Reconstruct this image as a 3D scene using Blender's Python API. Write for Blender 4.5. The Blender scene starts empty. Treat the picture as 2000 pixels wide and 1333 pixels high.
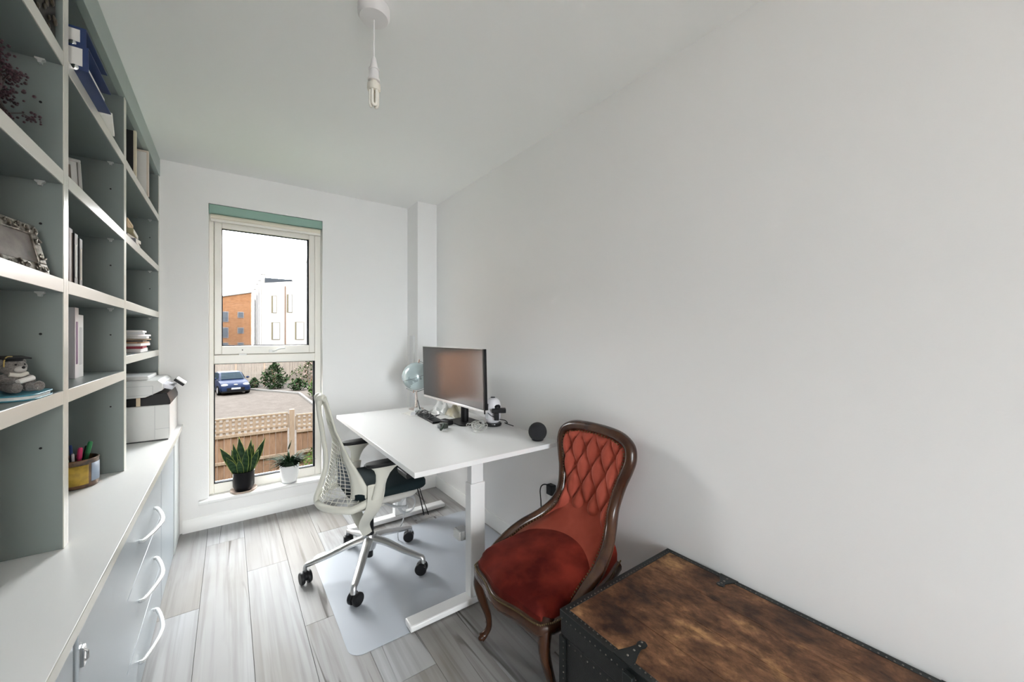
import bpy, bmesh, math, random
from mathutils import Vector, Matrix, Euler
random.seed(7)
sc = bpy.context.scene
COL = sc.collection
PI = math.pi
R = math.radians

# ---------------------------------------------------------------- camera
cam_d = bpy.data.cameras.new('camera'); cam = bpy.data.objects.new('camera', cam_d); COL.objects.link(cam)
cam_d.sensor_width = 36.0; cam_d.lens = 757.5 / 2000 * 36.0
cam_d.shift_y = -(666.5 - 657.3) / 2000
cam_d.clip_start = 0.02; cam_d.clip_end = 500
cam.location = (0, 0, 1.28); cam.rotation_euler = (R(90), 0, R(-36.08))
sc.camera = cam
# ---------------------------------------------------------------- sky, sun, exposure
SKY = 15.5
w = bpy.data.worlds.new('sky'); sc.world = w; w.use_nodes = True
nt = w.node_tree; nt.nodes.clear()
o_ = nt.nodes.new('ShaderNodeOutputWorld'); bg = nt.nodes.new('ShaderNodeBackground')
tc = nt.nodes.new('ShaderNodeTexCoord'); nz = nt.nodes.new('ShaderNodeTexNoise'); cr = nt.nodes.new('ShaderNodeValToRGB')
nz.inputs['Scale'].default_value = 2.2; nz.inputs['Detail'].default_value = 5
cr.color_ramp.elements[0].position = .35; cr.color_ramp.elements[0].color = (.80, .90, 1.0, 1)
cr.color_ramp.elements[1].position = .55; cr.color_ramp.elements[1].color = (1, .99, .97, 1)
nt.links.new(tc.outputs['Generated'], nz.inputs['Vector']); nt.links.new(nz.outputs['Fac'], cr.inputs['Fac'])
nt.links.new(cr.outputs['Color'], bg.inputs['Color']); nt.links.new(bg.outputs[0], o_.inputs[0])
bg.inputs['Strength'].default_value = SKY
w.cycles.sampling_method = 'MANUAL'; w.cycles.sample_map_resolution = 256
sd = bpy.data.lights.new('sun', 'SUN'); sun = bpy.data.objects.new('sun', sd); COL.objects.link(sun)
sd.energy = 3.5; sd.angle = R(1.0); sd.color = (1, .90, .74)
sun.location = (25, -24, 22)
sun.rotation_euler = Vector((-.66, .62, -.42)).to_track_quat('-Z', 'Y').to_euler()
def portal(name, loc, rot, sx, sy):
    d = bpy.data.lights.new(name, 'AREA'); o = bpy.data.objects.new(name, d); COL.objects.link(o)
    d.shape = 'RECTANGLE'; d.size = sx; d.size_y = sy; d.cycles.is_portal = True
    o.location = loc; o.rotation_euler = rot
portal('window_portal', (.235, 3.44, 1.18), (R(-90), 0, 0), .70, 1.98)
portal('rear_portal', (.25, -3.85, 1.05), (R(90), 0, 0), 1.0, 2.1)  # sampling portal over the added rear window
vs = sc.view_settings
vs.view_transform = 'Standard'; vs.look = 'None'; vs.gamma = 1; vs.use_curve_mapping = False; vs.exposure = 1.18
sc.cycles.max_bounces = 12; sc.cycles.diffuse_bounces = 10; sc.cycles.glossy_bounces = 4
sc.cycles.transmission_bounces = 6; sc.cycles.transparent_max_bounces = 12
sc.cycles.caustics_reflective = False; sc.cycles.caustics_refractive = False
sc.cycles.use_denoising = True; sc.cycles.sample_clamp_indirect = 6

# ---------------------------------------------------------------- materials
MATS = {}
def S(c):  # sRGB 0-255 -> linear
    return tuple(((v/255)/12.92 if v/255 <= .04045 else ((v/255+.055)/1.055)**2.4) for v in c)
def mat(name, col=(.5, .5, .5), rough=.5, metal=0., noise=0., nscale=20., stretch=(1, 1, 1), bump=0., bscale=None, col2=None,
        spec=.5, sheen=0., coat=0., alpha=1., trans=0., rnd=0., emit=0.):
    if name in MATS: return MATS[name]
    m = bpy.data.materials.new(name); m.use_nodes = True; n = m.node_tree.nodes; l = m.node_tree.links
    b = n['Principled BSDF']
    b.inputs['Base Color'].default_value = (*col[:3], 1); b.inputs['Roughness'].default_value = rough
    b.inputs['Metallic'].default_value = metal; b.inputs['Specular IOR Level'].default_value = spec
    b.inputs['Alpha'].default_value = alpha; b.inputs['Transmission Weight'].default_value = trans
    if sheen: b.inputs['Sheen Weight'].default_value = sheen; b.inputs['Sheen Roughness'].default_value = .35
    if coat: b.inputs['Coat Weight'].default_value = coat; b.inputs['Coat Roughness'].default_value = .08
    if emit: b.inputs['Emission Color'].default_value = (*col[:3], 1); b.inputs['Emission Strength'].default_value = emit
    if noise or col2 or bump or rnd:
        t = n.new('ShaderNodeTexCoord'); mp = n.new('ShaderNodeMapping'); mp.inputs['Scale'].default_value = stretch
        l.new(t.outputs['Object'], mp.inputs['Vector'])
        tx = n.new('ShaderNodeTexNoise'); tx.inputs['Scale'].default_value = nscale; tx.inputs['Detail'].default_value = 6
        l.new(mp.outputs[0], tx.inputs['Vector'])
        if noise or col2:
            mx = n.new('ShaderNodeMix'); mx.data_type = 'RGBA'
            c2 = col2 if col2 else tuple(max(0, v*(1-noise)) for v in col)
            mx.inputs['A'].default_value = (*col[:3], 1); mx.inputs['B'].default_value = (*c2[:3], 1)
            rp = n.new('ShaderNodeMapRange'); rp.inputs['From Min'].default_value = .38; rp.inputs['From Max'].default_value = .64
            l.new(tx.outputs['Fac'], rp.inputs['Value']); l.new(rp.outputs[0], mx.inputs['Factor'])
            out = mx.outputs['Result']
            if rnd:
                oi = n.new('ShaderNodeObjectInfo'); hs = n.new('ShaderNodeHueSaturation')
                mr = n.new('ShaderNodeMapRange'); mr.inputs['To Min'].default_value = 1-rnd; mr.inputs['To Max'].default_value = 1+rnd
                l.new(oi.outputs['Random'], mr.inputs['Value']); l.new(mr.outputs[0], hs.inputs['Value'])
                l.new(out, hs.inputs['Color']); out = hs.outputs[0]
                ad = n.new('ShaderNodeVectorMath'); ad.operation = 'ADD'; l.new(mp.outputs[0], ad.inputs[0])
                sc_ = n.new('ShaderNodeMath'); sc_.operation = 'MULTIPLY'; sc_.inputs[1].default_value = 37.
                l.new(oi.outputs['Random'], sc_.inputs[0]); l.new(sc_.outputs[0], ad.inputs[1]); l.new(ad.outputs[0], tx.inputs['Vector'])
            l.new(out, b.inputs['Base Color'])
        if bump:
            bp = n.new('ShaderNodeBump'); bp.inputs['Strength'].default_value = bump; bp.inputs['Distance'].default_value = .01
            src = tx
            if bscale:
                src = n.new('ShaderNodeTexNoise'); src.inputs['Scale'].default_value = bscale; src.inputs['Detail'].default_value = 4
                l.new(mp.outputs[0], src.inputs['Vector'])
            l.new(src.outputs['Fac'], bp.inputs['Height']); l.new(bp.outputs[0], b.inputs['Normal'])
    MATS[name] = m
    return m
def glass_mat(name, tint=(1, 1, 1), refl=.06):
    m = bpy.data.materials.new(name); m.use_nodes = True; n = m.node_tree.nodes; l = m.node_tree.links; n.clear()
    o = n.new('ShaderNodeOutputMaterial'); mx = n.new('ShaderNodeMixShader'); tr = n.new('ShaderNodeBsdfTransparent'); g = n.new('ShaderNodeBsdfGlossy')
    tr.inputs[0].default_value = (*tint, 1); g.inputs['Roughness'].default_value = .02
    fr = n.new('ShaderNodeFresnel'); fr.inputs[0].default_value = 1.05
    l.new(fr.outputs[0], mx.inputs[0]); l.new(tr.outputs[0], mx.inputs[1]); l.new(g.outputs[0], mx.inputs[2]); l.new(mx.outputs[0], o.inputs[0])
    MATS[name] = m
    return m

WALL = mat('wall_paint', (.90, .895, .888), .65, bump=.03, nscale=180)
CEIL = mat('ceiling_paint', (.90, .905, .895), .75)
TRIMW = mat('white_gloss_trim', (.86, .86, .85), .35)
UPVC = mat('window_plastic', (.87, .845, .785), .35)
GLASS = glass_mat('clear_glass', (.98, .985, .98)); TINTED = glass_mat('tinted_glass', (.96, .965, .965))  # faint pane tint added to dim the view outside
PANEL = mat('sage_laminate_shaded', (.185, .218, .212), .36); FASCIA = mat('sage_laminate_lit', (.31, .37, .345), .4)  # one sage finish: panels darkened for shade, fascia lightened where lit
EDGE = mat('pale_laminate_edge', (.70, .69, .62), .22, spec=.8)
DRAWER = mat('pale_grey_laminate', (.40, .45, .49), .30)
TOPM = mat('worktop_laminate', (.96, .965, .965), .36)
WHITE = mat('white_lacquer', (.80, .80, .80), .35)
WHITEP = mat('white_plastic', (.80, .80, .78), .4)
CREAM = mat('cream_plastic', (.66, .65, .58), .5, spec=.3)
BLACK = mat('black_plastic', (.009, .009, .010), .45, spec=.25)
BLACKG = mat('black_gloss', (.01, .01, .011), .12)
DGREY = mat('dark_grey_plastic', (.05, .05, .055), .5)
GREYP = mat('grey_plastic', (.42, .43, .44), .45)
ALU = mat('polished_aluminium', (.62, .62, .62), .30, 1.)
CHROME = mat('chrome', (.8, .8, .8), .12, 1.)
BRASS = mat('aged_brass', (.25, .18, .09), .4, 1.)
PAPER = mat('paper', (.82, .81, .78), .8)

# ---------------------------------------------------------------- mesh helpers
class G:
    def __init__(s): s.v = []; s.f = []; s.mi = []
    def add(s, vs, fs, mi=0):
        b = len(s.v); s.v += [tuple(p) for p in vs]
        for f in fs: s.f.append([i+b for i in f]); s.mi.append(mi)
        return s
    def box(s, x0, x1, y0, y1, z0, z1, mi=0):
        return s.add([(x, y, z) for x in (x0, x1) for y in (y0, y1) for z in (z0, z1)],
                     [(0, 1, 3, 2), (4, 6, 7, 5), (0, 4, 5, 1), (2, 3, 7, 6), (0, 2, 6, 4), (1, 5, 7, 3)], mi)
    def obox(s, c, size, rot=(0, 0, 0), mi=0):
        M = Matrix.Translation(c) @ Euler(rot).to_matrix().to_4x4(); h = [q/2 for q in size]
        return s.add([M @ Vector((x, y, z)) for x in (-h[0], h[0]) for y in (-h[1], h[1]) for z in (-h[2], h[2])],
                     [(0, 1, 3, 2), (4, 6, 7, 5), (0, 4, 5, 1), (2, 3, 7, 6), (0, 2, 6, 4), (1, 5, 7, 3)], mi)
    def tube(s, pts, r, n=10, mi=0, closed=False, flat=1., up=None):
        pts = [Vector(p) for p in pts]; N = len(pts); rs = r if isinstance(r, (list, tuple)) else [r]*N
        vs = []; prev = None
        for i, p in enumerate(pts):
            if closed: t = pts[(i+1) % N]-pts[i-1]
            else: t = pts[min(i+1, N-1)]-pts[max(i-1, 0)]
            t.normalize()
            if up is not None: a = Vector(up) - t*t.dot(Vector(up))
            elif prev is None: a = t.orthogonal()
            else: a = prev - t*t.dot(prev)
            if a.length < 1e-6: a = t.orthogonal()
            a.normalize(); prev = a; bb = t.cross(a)
            for k in range(n):
                an = 2*PI*k/n; vs.append(p + (a*math.cos(an)*flat + bb*math.sin(an))*rs[i])
        fs = []
        for i in range(N if closed else N-1):
            j = (i+1) % N
            for k in range(n): fs.append((i*n+k, i*n+(k+1) % n, j*n+(k+1) % n, j*n+k))
        if not closed: fs += [tuple(range(n))[::-1], tuple(range((N-1)*n, N*n))]
        return s.add(vs, fs, mi)
    def lathe(s, prof, c=(0, 0, 0), n=32, mi=0, M=None):
        vs = []; N = len(prof)
        for r, z in prof:
            for k in range(n):
                a = 2*PI*k/n; p = Vector((r*math.cos(a), r*math.sin(a), z)); p = (M @ p) if M else p
                vs.append(p+Vector(c))
        fs = [(i*n+k, i*n+(k+1) % n, (i+1)*n+(k+1) % n, (i+1)*n+k) for i in range(N-1) for k in range(n)]
        fs += [tuple(range(n))[::-1], tuple(range((N-1)*n, N*n))]
        return s.add(vs, fs, mi)
    def sphere(s, c, r, nu=16, nv=10, mi=0, sq=(1, 1, 1), M=None):
        vs = []
        for i in range(1, nv):
            ph = PI*i/nv
            for k in range(nu):
                a = 2*PI*k/nu; vs.append(Vector((r*math.sin(ph)*math.cos(a)*sq[0], r*math.sin(ph)*math.sin(a)*sq[1], r*math.cos(ph)*sq[2])))
        vs += [Vector((0, 0, r*sq[2])), Vector((0, 0, -r*sq[2]))]
        if M: vs = [M @ p for p in vs]
        fs = [(i*nu+k, (i+1)*nu+k, (i+1)*nu+(k+1) % nu, i*nu+(k+1) % nu) for i in range(nv-2) for k in range(nu)]
        T = len(vs)-2; B = T+1; L = (nv-2)*nu
        fs += [(T, k, (k+1) % nu) for k in range(nu)] + [(B, L+(k+1) % nu, L+k) for k in range(nu)]
        return s.add([p+Vector(c) for p in vs], fs, mi)
    def prism(s, poly, a, b, axis='z', mi=0):
        n = len(poly)
        def mk(p, h): return {'z': (p[0], p[1], h), 'y': (p[0], h, p[1]), 'x': (h, p[0], p[1])}[axis]
        return s.add([mk(p, a) for p in poly]+[mk(p, b) for p in poly],
                     [tuple(range(n))[::-1], tuple(range(n, 2*n))]+[(i, (i+1) % n, n+(i+1) % n, n+i) for i in range(n)], mi)
    def grid(s, fn, nu, nv, mi=0, thick=None):
        vs = [fn(i/nu, j/nv) for j in range(nv+1) for i in range(nu+1)]
        return s.add(vs, [(j*(nu+1)+i, j*(nu+1)+i+1, (j+1)*(nu+1)+i+1, (j+1)*(nu+1)+i) for j in range(nv) for i in range(nu)], mi)
    def obj(s, name, m, parent=None, bevel=0., smooth=True, loc=None, ang=38, fix=True, solid=0.):
        off = Vector((0, 0, 0))
        if parent is not None: off = Vector(parent.get('_o', (0, 0, 0)))
        elif loc is not None: off = Vector(loc)
        me = bpy.data.meshes.new(name)
        me.from_pydata([tuple(Vector(p)-off) for p in s.v], [], s.f)
        for mm in (m if isinstance(m, (list, tuple)) else [m]): me.materials.append(mm)
        if any(s.mi): me.polygons.foreach_set('material_index', s.mi)
        if fix:
            bm = bmesh.new(); bm.from_mesh(me); bmesh.ops.recalc_face_normals(bm, faces=bm.faces); bm.to_mesh(me); bm.free()
        if smooth:
            me.polygons.foreach_set('use_smooth', [True]*len(me.polygons)); me.set_sharp_from_angle(angle=R(ang))
        ob = bpy.data.objects.new(name, me); COL.objects.link(ob)
        if parent is not None: ob.parent = parent; ob['_o'] = tuple(off)
        elif loc is not None: ob.location = loc; ob['_o'] = tuple(off)
        if solid:
            md = ob.modifiers.new('solid', 'SOLIDIFY'); md.thickness = solid; md.offset = 0
        if bevel:
            md = ob.modifiers.new('bevel', 'BEVEL'); md.width = bevel; md.segments = 2; md.limit_method = 'ANGLE'; md.angle_limit = R(40)
        return ob
def tag(o, label, cat, group=None):
    o['label'] = label; o['category'] = cat
    if group: o['group'] = group
    return o
def thing(name, label, cat, loc=(0, 0, 0), group=None):
    o = bpy.data.objects.new(name, None); COL.objects.link(o); o.location = loc; o['_o'] = tuple(loc); o.empty_display_size = .05
    return tag(o, label, cat, group)
def struct(o): o['kind'] = 'structure'; return o
def sempty(name, loc=(0, 0, 0)):
    o = bpy.data.objects.new(name, None); COL.objects.link(o); o.location = loc; o['_o'] = tuple(loc); o['kind'] = 'structure'; return o
def bx(name, m, parent, x0, x1, y0, y1, z0, z1, bevel=0., loc=None):
    return G().box(x0, x1, y0, y1, z0, z1).obj(name, m, parent, bevel=bevel, loc=loc, smooth=bool(bevel))
def spline(pts, n=8, closed=False):
    P = [Vector(p) for p in pts]; N = len(P); out = []
    rng = range(N if closed else N-1)
    for i in rng:
        p0 = P[(i-1) % N] if closed or i > 0 else P[0]*2-P[1]
        p1 = P[i]; p2 = P[(i+1) % N]
        p3 = P[(i+2) % N] if closed or i+2 < N else P[-1]*2-P[-2]
        for k in range(n):
            t = k/n
            out.append(.5*((2*p1)+(p2-p0)*t+(2*p0-5*p1+4*p2-p3)*t*t+(3*p1-p0-3*p2+p3)*t**3))
    if not closed: out.append(P[-1])
    return out

# ================================================================ ROOM SHELL
XL, XR, YB, YF, ZC = -.69, 1.433, -3.60, 3.29, 2.40
WX0, WX1, WZ0, WZ1 = -.113, .583, .195, 2.172
# floor planks
def floor_mat():
    m = bpy.data.materials.new('whitewashed_oak'); m.use_nodes = True; n = m.node_tree.nodes; l = m.node_tree.links; b = n['Principled BSDF']
    t = n.new('ShaderNodeTexCoord'); oi = n.new('ShaderNodeObjectInfo')
    mu = n.new('ShaderNodeMath'); mu.operation = 'MULTIPLY'; mu.inputs[1].default_value = 53.; l.new(oi.outputs['Random'], mu.inputs[0])
    ad = n.new('ShaderNodeVectorMath'); ad.operation = 'ADD'; l.new(t.outputs['Object'], ad.inputs[0]); l.new(mu.outputs[0], ad.inputs[1])
    def tex(scale, st, detail=5, dist=0.):
        mp = n.new('ShaderNodeMapping'); mp.inputs['Scale'].default_value = st; l.new(ad.outputs[0], mp.inputs['Vector'])
        x = n.new('ShaderNodeTexNoise'); x.inputs['Scale'].default_value = scale; x.inputs['Detail'].default_value = detail; x.inputs['Distortion'].default_value = dist
        l.new(mp.outputs[0], x.inputs['Vector']); return x.outputs['Fac']
    def ramp(src, a, ca, bpos, cb):
        r = n.new('ShaderNodeValToRGB'); e = r.color_ramp.elements
        e[0].position = a; e[0].color = (*ca, 1); e[1].position = bpos; e[1].color = (*cb, 1); l.new(src, r.inputs[0]); return r.outputs[0]
    def mul(a, c):
        x = n.new('ShaderNodeMix'); x.data_type = 'RGBA'; x.blend_type = 'MULTIPLY'; x.inputs['Factor'].default_value = 1
        l.new(a, x.inputs['A']); l.new(c, x.inputs['B']); return x.outputs['Result']
    base = ramp(tex(1.9, (1, .40, 1), 4, .3), .36, (.345, .33, .315), .60, (.435, .445, .46))
    board = ramp(tex(9.5, (1, .03, 1), 1), .40, (.90, .89, .88), .60, (1, 1, 1))
    grain = ramp(tex(48, (1, .022, 1), 6, .3), .34, (.80, .79, .775), .54, (1, 1, 1))
    streak = ramp(tex(13, (1, .07, 1), 4, .9), .28, (.74, .715, .69), .44, (1, 1, 1))
    def near_half(src, w_):     # thin lines where the noise crosses its middle
        a = n.new('ShaderNodeMath'); a.operation = 'SUBTRACT'; a.inputs[1].default_value = .5; l.new(src, a.inputs[0])
        q = n.new('ShaderNodeMath'); q.operation = 'ABSOLUTE'; l.new(a.outputs[0], q.inputs[0])
        return ramp(q.outputs[0], w_*.35, (.0, .0, .0), w_, (1, 1, 1))
    line = near_half(tex(5.2, (1, .045, 1), 3, .12), .009)
    mask = ramp(tex(3.4, (1, .36, 1), 2), .47, (1, 1, 1), .57, (.30, .28, .26))
    lm = n.new('ShaderNodeMix'); lm.data_type = 'RGBA'; l.new(line, lm.inputs['Factor']); l.new(mask, lm.inputs['A']); lm.inputs['B'].default_value = (1, 1, 1, 1)
    crack = lm.outputs['Result']
    mp = n.new('ShaderNodeMapping'); mp.inputs['Scale'].default_value = (1, .7, 1); l.new(ad.outputs[0], mp.inputs['Vector'])
    vo = n.new('ShaderNodeTexVoronoi'); vo.inputs['Scale'].default_value = 5.5; l.new(mp.outputs[0], vo.inputs['Vector'])
    knot = ramp(vo.outputs['Distance'], .025, (.42, .37, .33), .065, (1, 1, 1))
    c = mul(mul(mul(mul(mul(base, board), grain), streak), crack), knot)
    hs = n.new('ShaderNodeHueSaturation'); mr = n.new('ShaderNodeMapRange'); mr.inputs['To Min'].default_value = .96; mr.inputs['To Max'].default_value = 1.04
    l.new(oi.outputs['Random'], mr.inputs[0]); l.new(mr.outputs[0], hs.inputs['Value']); l.new(c, hs.inputs['Color'])
    l.new(hs.outputs[0], b.inputs['Base Color']); b.inputs['Roughness'].default_value = .55; b.inputs['Specular IOR Level'].default_value = .14
    bp = n.new('ShaderNodeBump'); bp.inputs['Strength'].default_value = .12; bp.inputs['Distance'].default_value = .004
    l.new(c, bp.inputs['Height']); l.new(bp.outputs[0], b.inputs['Normal'])
    return m
FLOORM = floor_mat()
floor = struct(bx('floor', mat('underlay', (.12, .11, .10), .9), None, XL, XR, YB, YF+.0, -.06, -.012, loc=(0, 0, 0)))
PW, PL = .192, 1.38
pl_me = None
nx = int((XR-XL)/PW)+1
for i in range(nx):
    y = YB - [0, .52, .96, .30, .75][i % 5]
    x0 = XL + i*PW; x1 = min(x0+PW, XR)
    while y < YF:
        a, b = max(y, YB), min(y+PL, YF)
        if b-a > .02:
            o = G().box(x0+.0006, x1-.0006, a+.0006, b-.0006, -.012, 0).obj('plank', FLOORM, floor, bevel=.0009, smooth=False)
            mid = Vector(((x0+x1)/2, (a+b)/2, 0))
            for vtx in o.data.vertices: vtx.co -= mid
            o.location = mid
        y += PL
struct(bx('ceiling', CEIL, None, XL-.3, XR+.3, YB-.3, YF+.3, ZC, ZC+.25, loc=(0, 0, 0)))
struct(bx('wall_right', WALL, None, XR, XR+.3, YB-.3, YF+.3, -.3, ZC, loc=(0, 0, 0)))
g = G()
g.box(XL-.3, WX0, YF, YF+.3, -.3, ZC).box(WX1, XR, YF, YF+.3, -.3, ZC).box(WX0, WX1, YF, YF+.3, -.3, WZ0-.022).box(WX0, WX1, YF, YF+.3, WZ1, ZC)
struct(g.obj('wall_window', WALL, loc=(0, 0, 0), smooth=False))
RX0, RX1, RZ0, RZ1 = -.25, .75, .0, 2.10      # unseen opening added in the rear wall to brighten the room
g = G().box(XL-.3, RX0, YB-.3, YB, -.3, ZC).box(RX1, XR, YB-.3, YB, -.3, ZC).box(RX0, RX1, YB-.3, YB, -.3, RZ0).box(RX0, RX1, YB-.3, YB, RZ1, ZC)
struct(g.obj('wall_rear', WALL, loc=(0, 0, 0), smooth=False))
struct(bx('wall_left', WALL, None, XL-.3, XL, YB, YF, -.3, ZC, loc=(0, 0, 0)))
# pipe boxing in the corner
struct(bx('trim_1', WALL, None, 1.262, XR, 3.06, YF, 0, ZC, loc=(0, 0, 0)))
struct(bx('trim_2', mat('grey_trunking', (.80, .80, .81), .5), None, 1.246, 1.262, 3.12, 3.20, 0, 1.285, loc=(0, 0, 0)))
# skirting
def skirting(name, poly_axis, a, b, at, sgn):
    pr = [(0, 0), (.015*sgn, 0), (.015*sgn, .062), (.009*sgn, .074), (.006*sgn, .085), (0, .085)]
    g = G()
    if poly_axis == 'x': g.prism([(at+p, q) for p, q in pr], a, b, 'x')
    else: g.prism([(at+p, q) for p, q in pr], a, b, 'y')
    struct(g.obj(name, TRIMW, loc=(0, 0, 0)))
skirting('baseboard_window', 'x', -.245, 1.262, YF, -1)
skirting('baseboard_right', 'y', YB, 3.06, XR, -1)
g = G().prism([(3.06-p, q) for p, q in [(0, 0), (.015, 0), (.015, .062), (.006, .085), (0, .085)]], 1.262, XR-.015, 'x')
struct(g.obj('baseboard_boxing', TRIMW, loc=(0, 0, 0)))

# ---------------------------------------------------------------- window
win = sempty('window_1', (.235, 3.37, WZ0))
FY0, FY1 = 3.365, 3.43
def bar(name, x0, x1, z0, z1, y0=FY0, y1=FY1, m=UPVC, par=win, bev=.004): return bx(name, m, par, x0, x1, y0, y1, z0, z1, bevel=bev)
bar('frame_jamb', WX0, -.086, WZ0, WZ1-.0); bar('frame_jamb', .541, WX1, WZ0, WZ1)
bar('frame_head', -.086, .541, 2.075, WZ1); bar('frame_cill', -.086, .541, WZ0, .262)
bar('transom', -.086, .541, 1.088, 1.150)
sash = bar('sash', -.083, -.043, 1.154, 2.072, 3.352, 3.42)
bar('sash_rail', .499, .538, 1.154, 2.072, 3.352, 3.42, par=win); bar('sash_rail', -.043, .499, 1.154, 1.212, 3.352, 3.42); bar('sash_rail', -.043, .499, 2.03, 2.072, 3.352, 3.42)
GASK = mat('black_gasket', (.012, .014, .017), .7, spec=.05)
for (x0, x1, z0, z1) in [(-.090, -.060, 1.15, 2.075), (.515, .545, 1.15, 2.075), (-.060, .515, 1.145, 1.175), (-.060, .515, 2.05, 2.08)]:
    bar('sash_stop', x0, x1, z0, z1, 3.4205, 3.434, bev=0)
for (x0, x1, z0, z1) in [(-.043, .499, 1.212, 2.03), (-.086, .541, .262, 1.088)]:
    g = G(); t = .0055
    g.box(x0, x0+t, 3.366, 3.40, z0, z1).box(x1-t*2.0, x1, 3.366, 3.40, z0, z1).box(x0+t, x1-t*2.0, 3.366, 3.40, z0, z0+t).box(x0+t, x1-t*2.0, 3.372, 3.40, z1-t*.6, z1)
    g.obj('gasket', GASK, win, smooth=False)
    bx('pane', TINTED, win, x0, x1, 3.402, 3.406, z0, z1)
g = G().obox((.26, 3.346, 1.172), (.05, .014, .02)).tube(spline([(.26, 3.338, 1.172), (.272, 3.318, 1.176), (.30, 3.314, 1.190), (.335, 3.314, 1.194)], 5), [.007]*15+[.006], 8)
g.obj('handle', WHITEP, win)
G().box(.055, .10, 3.347, 3.353, 1.146, 1.158).obj('latch', WHITEP, win)
G().lathe([(.004, 0), (.004, .003)], (.075, 3.349, 1.183), 10, M=Matrix.Rotation(R(90), 3, 'X')).obj('keyhole', BLACK, win)
# sill board
g = G().prism([(3.205, WZ0-.022), (3.195, WZ0-.018), (3.192, WZ0-.008), (3.198, WZ0), (YF+.14, WZ0), (YF+.14, WZ0-.022)], WX0, WX1, 'x')
g = G(); 
pr = [(3.252, WZ0-.024), (3.246, WZ0-.018), (3.246, WZ0-.006), (3.252, WZ0), (YF+.085, WZ0), (YF+.085, WZ0-.024)]
g.prism(pr, WX0, WX1, 'x')
pr2 = [(a if a < YF else YF, b) for a, b in pr]
g.prism(pr2, WX0-.05, WX0, 'x').prism(pr2, WX1, WX1+.05, 'x')
struct(g.obj('trim_3', TRIMW, loc=(0, 0, 0), bevel=.002))
# roller blind at the head of the opening
bl = thing('roller_blind', 'teal green roller blind cassette across the head of the window', 'blind', (.235, 3.31, 2.09))
bx('cassette', mat('teal_fabric', S((142, 174, 162)), .6), bl, WX0+.002, WX1-.002, 3.295, 3.345, 2.112, WZ1-.002, bevel=.003)
G().tube([(WX0+.01, 3.325, 2.095), (WX1-.01, 3.325, 2.095)], .017, 16).obj('rolled_fabric', mat('cream_blind', (.80, .74, .62), .7), bl)
bx('bottom_bar', UPVC, bl, WX0+.01, WX1-.01, 3.316, 3.334, 2.062, 2.08, bevel=.003)
# invented window behind the camera, added to let in fill light
td = sempty('window_added_rear', (.25, YB-.15, RZ0))
for (x0, x1, z0, z1) in [(RX0, RX0+.04, RZ0, RZ1), (RX1-.04, RX1, RZ0, RZ1), (RX0+.04, RX1-.04, RZ1-.04, RZ1), (RX0+.04, RX1-.04, RZ0, RZ0+.04)]:
    bx('frame_member', UPVC, td, x0, x1, YB-.18, YB-.12, z0, z1)
bx('pane', GLASS, td, RX0+.04, RX1-.04, YB-.152, YB-.148, RZ0+.04, RZ1-.04)

# ================================================================ EXTERIOR (seen through the window)
ZG = -2.7
PAVE = mat('block_paving', spec=0, col=(.035, .0315, .0285), rough=.9, col2=(.029, .026, .0235), nscale=3.5)
struct(bx('ground', PAVE, None, -60, 60, -40, 120, ZG-.5, ZG, loc=(0, 0, 0)))
RENDER_W = mat('white_render', spec=0, col=(.105, .10, .094), rough=.9, noise=.06, nscale=.8)
HB = mat('house_brick', spec=0, col=(.22, .13, .09), rough=.9, noise=.2, nscale=3)
struct(bx('wall_house_right', HB, None, XR+.3, 16, -14, YF+.3, ZG, 8.5, loc=(0, 0, 0)))  # unseen rest of the house, enlarged to block sun and sky
struct(bx('wall_house_upper', HB, None, XL-.3, XR+.3, YB-.3, YF+.3, ZC+.25, 8.5, loc=(0, 0, 0)))
struct(bx('wall_house_lower', HB, None, XL-.3, XR+.3, YB-.3, YF+.3, ZG, -.3, loc=(0, 0, 0)))
struct(bx('wall_house_left', HB, None, -16, XL-.3, -3.9, YF+.3, ZG, 8.5, loc=(0, 0, 0)))
struct(bx('wall_sky_block_left', HB, None, -17, -9, 8, 40, ZG, 6.5, loc=(0, 0, 0)))  # unseen block added to cut sky light on the car park
struct(bx('wall_sky_block_right', HB, None, 9.8, 17, 8, 34, ZG, 6.5, loc=(0, 0, 0)))  # second added block, out of view, limiting sky light from the right
struct(bx('floor_bounce_slab', mat('pale_bounce_slab', spec=0, col=(.78, .76, .73), rough=.8), None, -6, XR+.3, -9, YB-.3, -.25, -.03, loc=(0, 0, 0)))  # unseen slab added to bounce sky light up to the ceiling
GRASS = mat('lawn', spec=0, col=(.019, .036, .009), rough=.9, col2=(.033, .048, .014), nscale=18)
struct(bx('ground_lawn', GRASS, None, -7, 7, YF+.3, 12.9, ZG, ZG+.03, loc=(0, 0, 0)))
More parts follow.
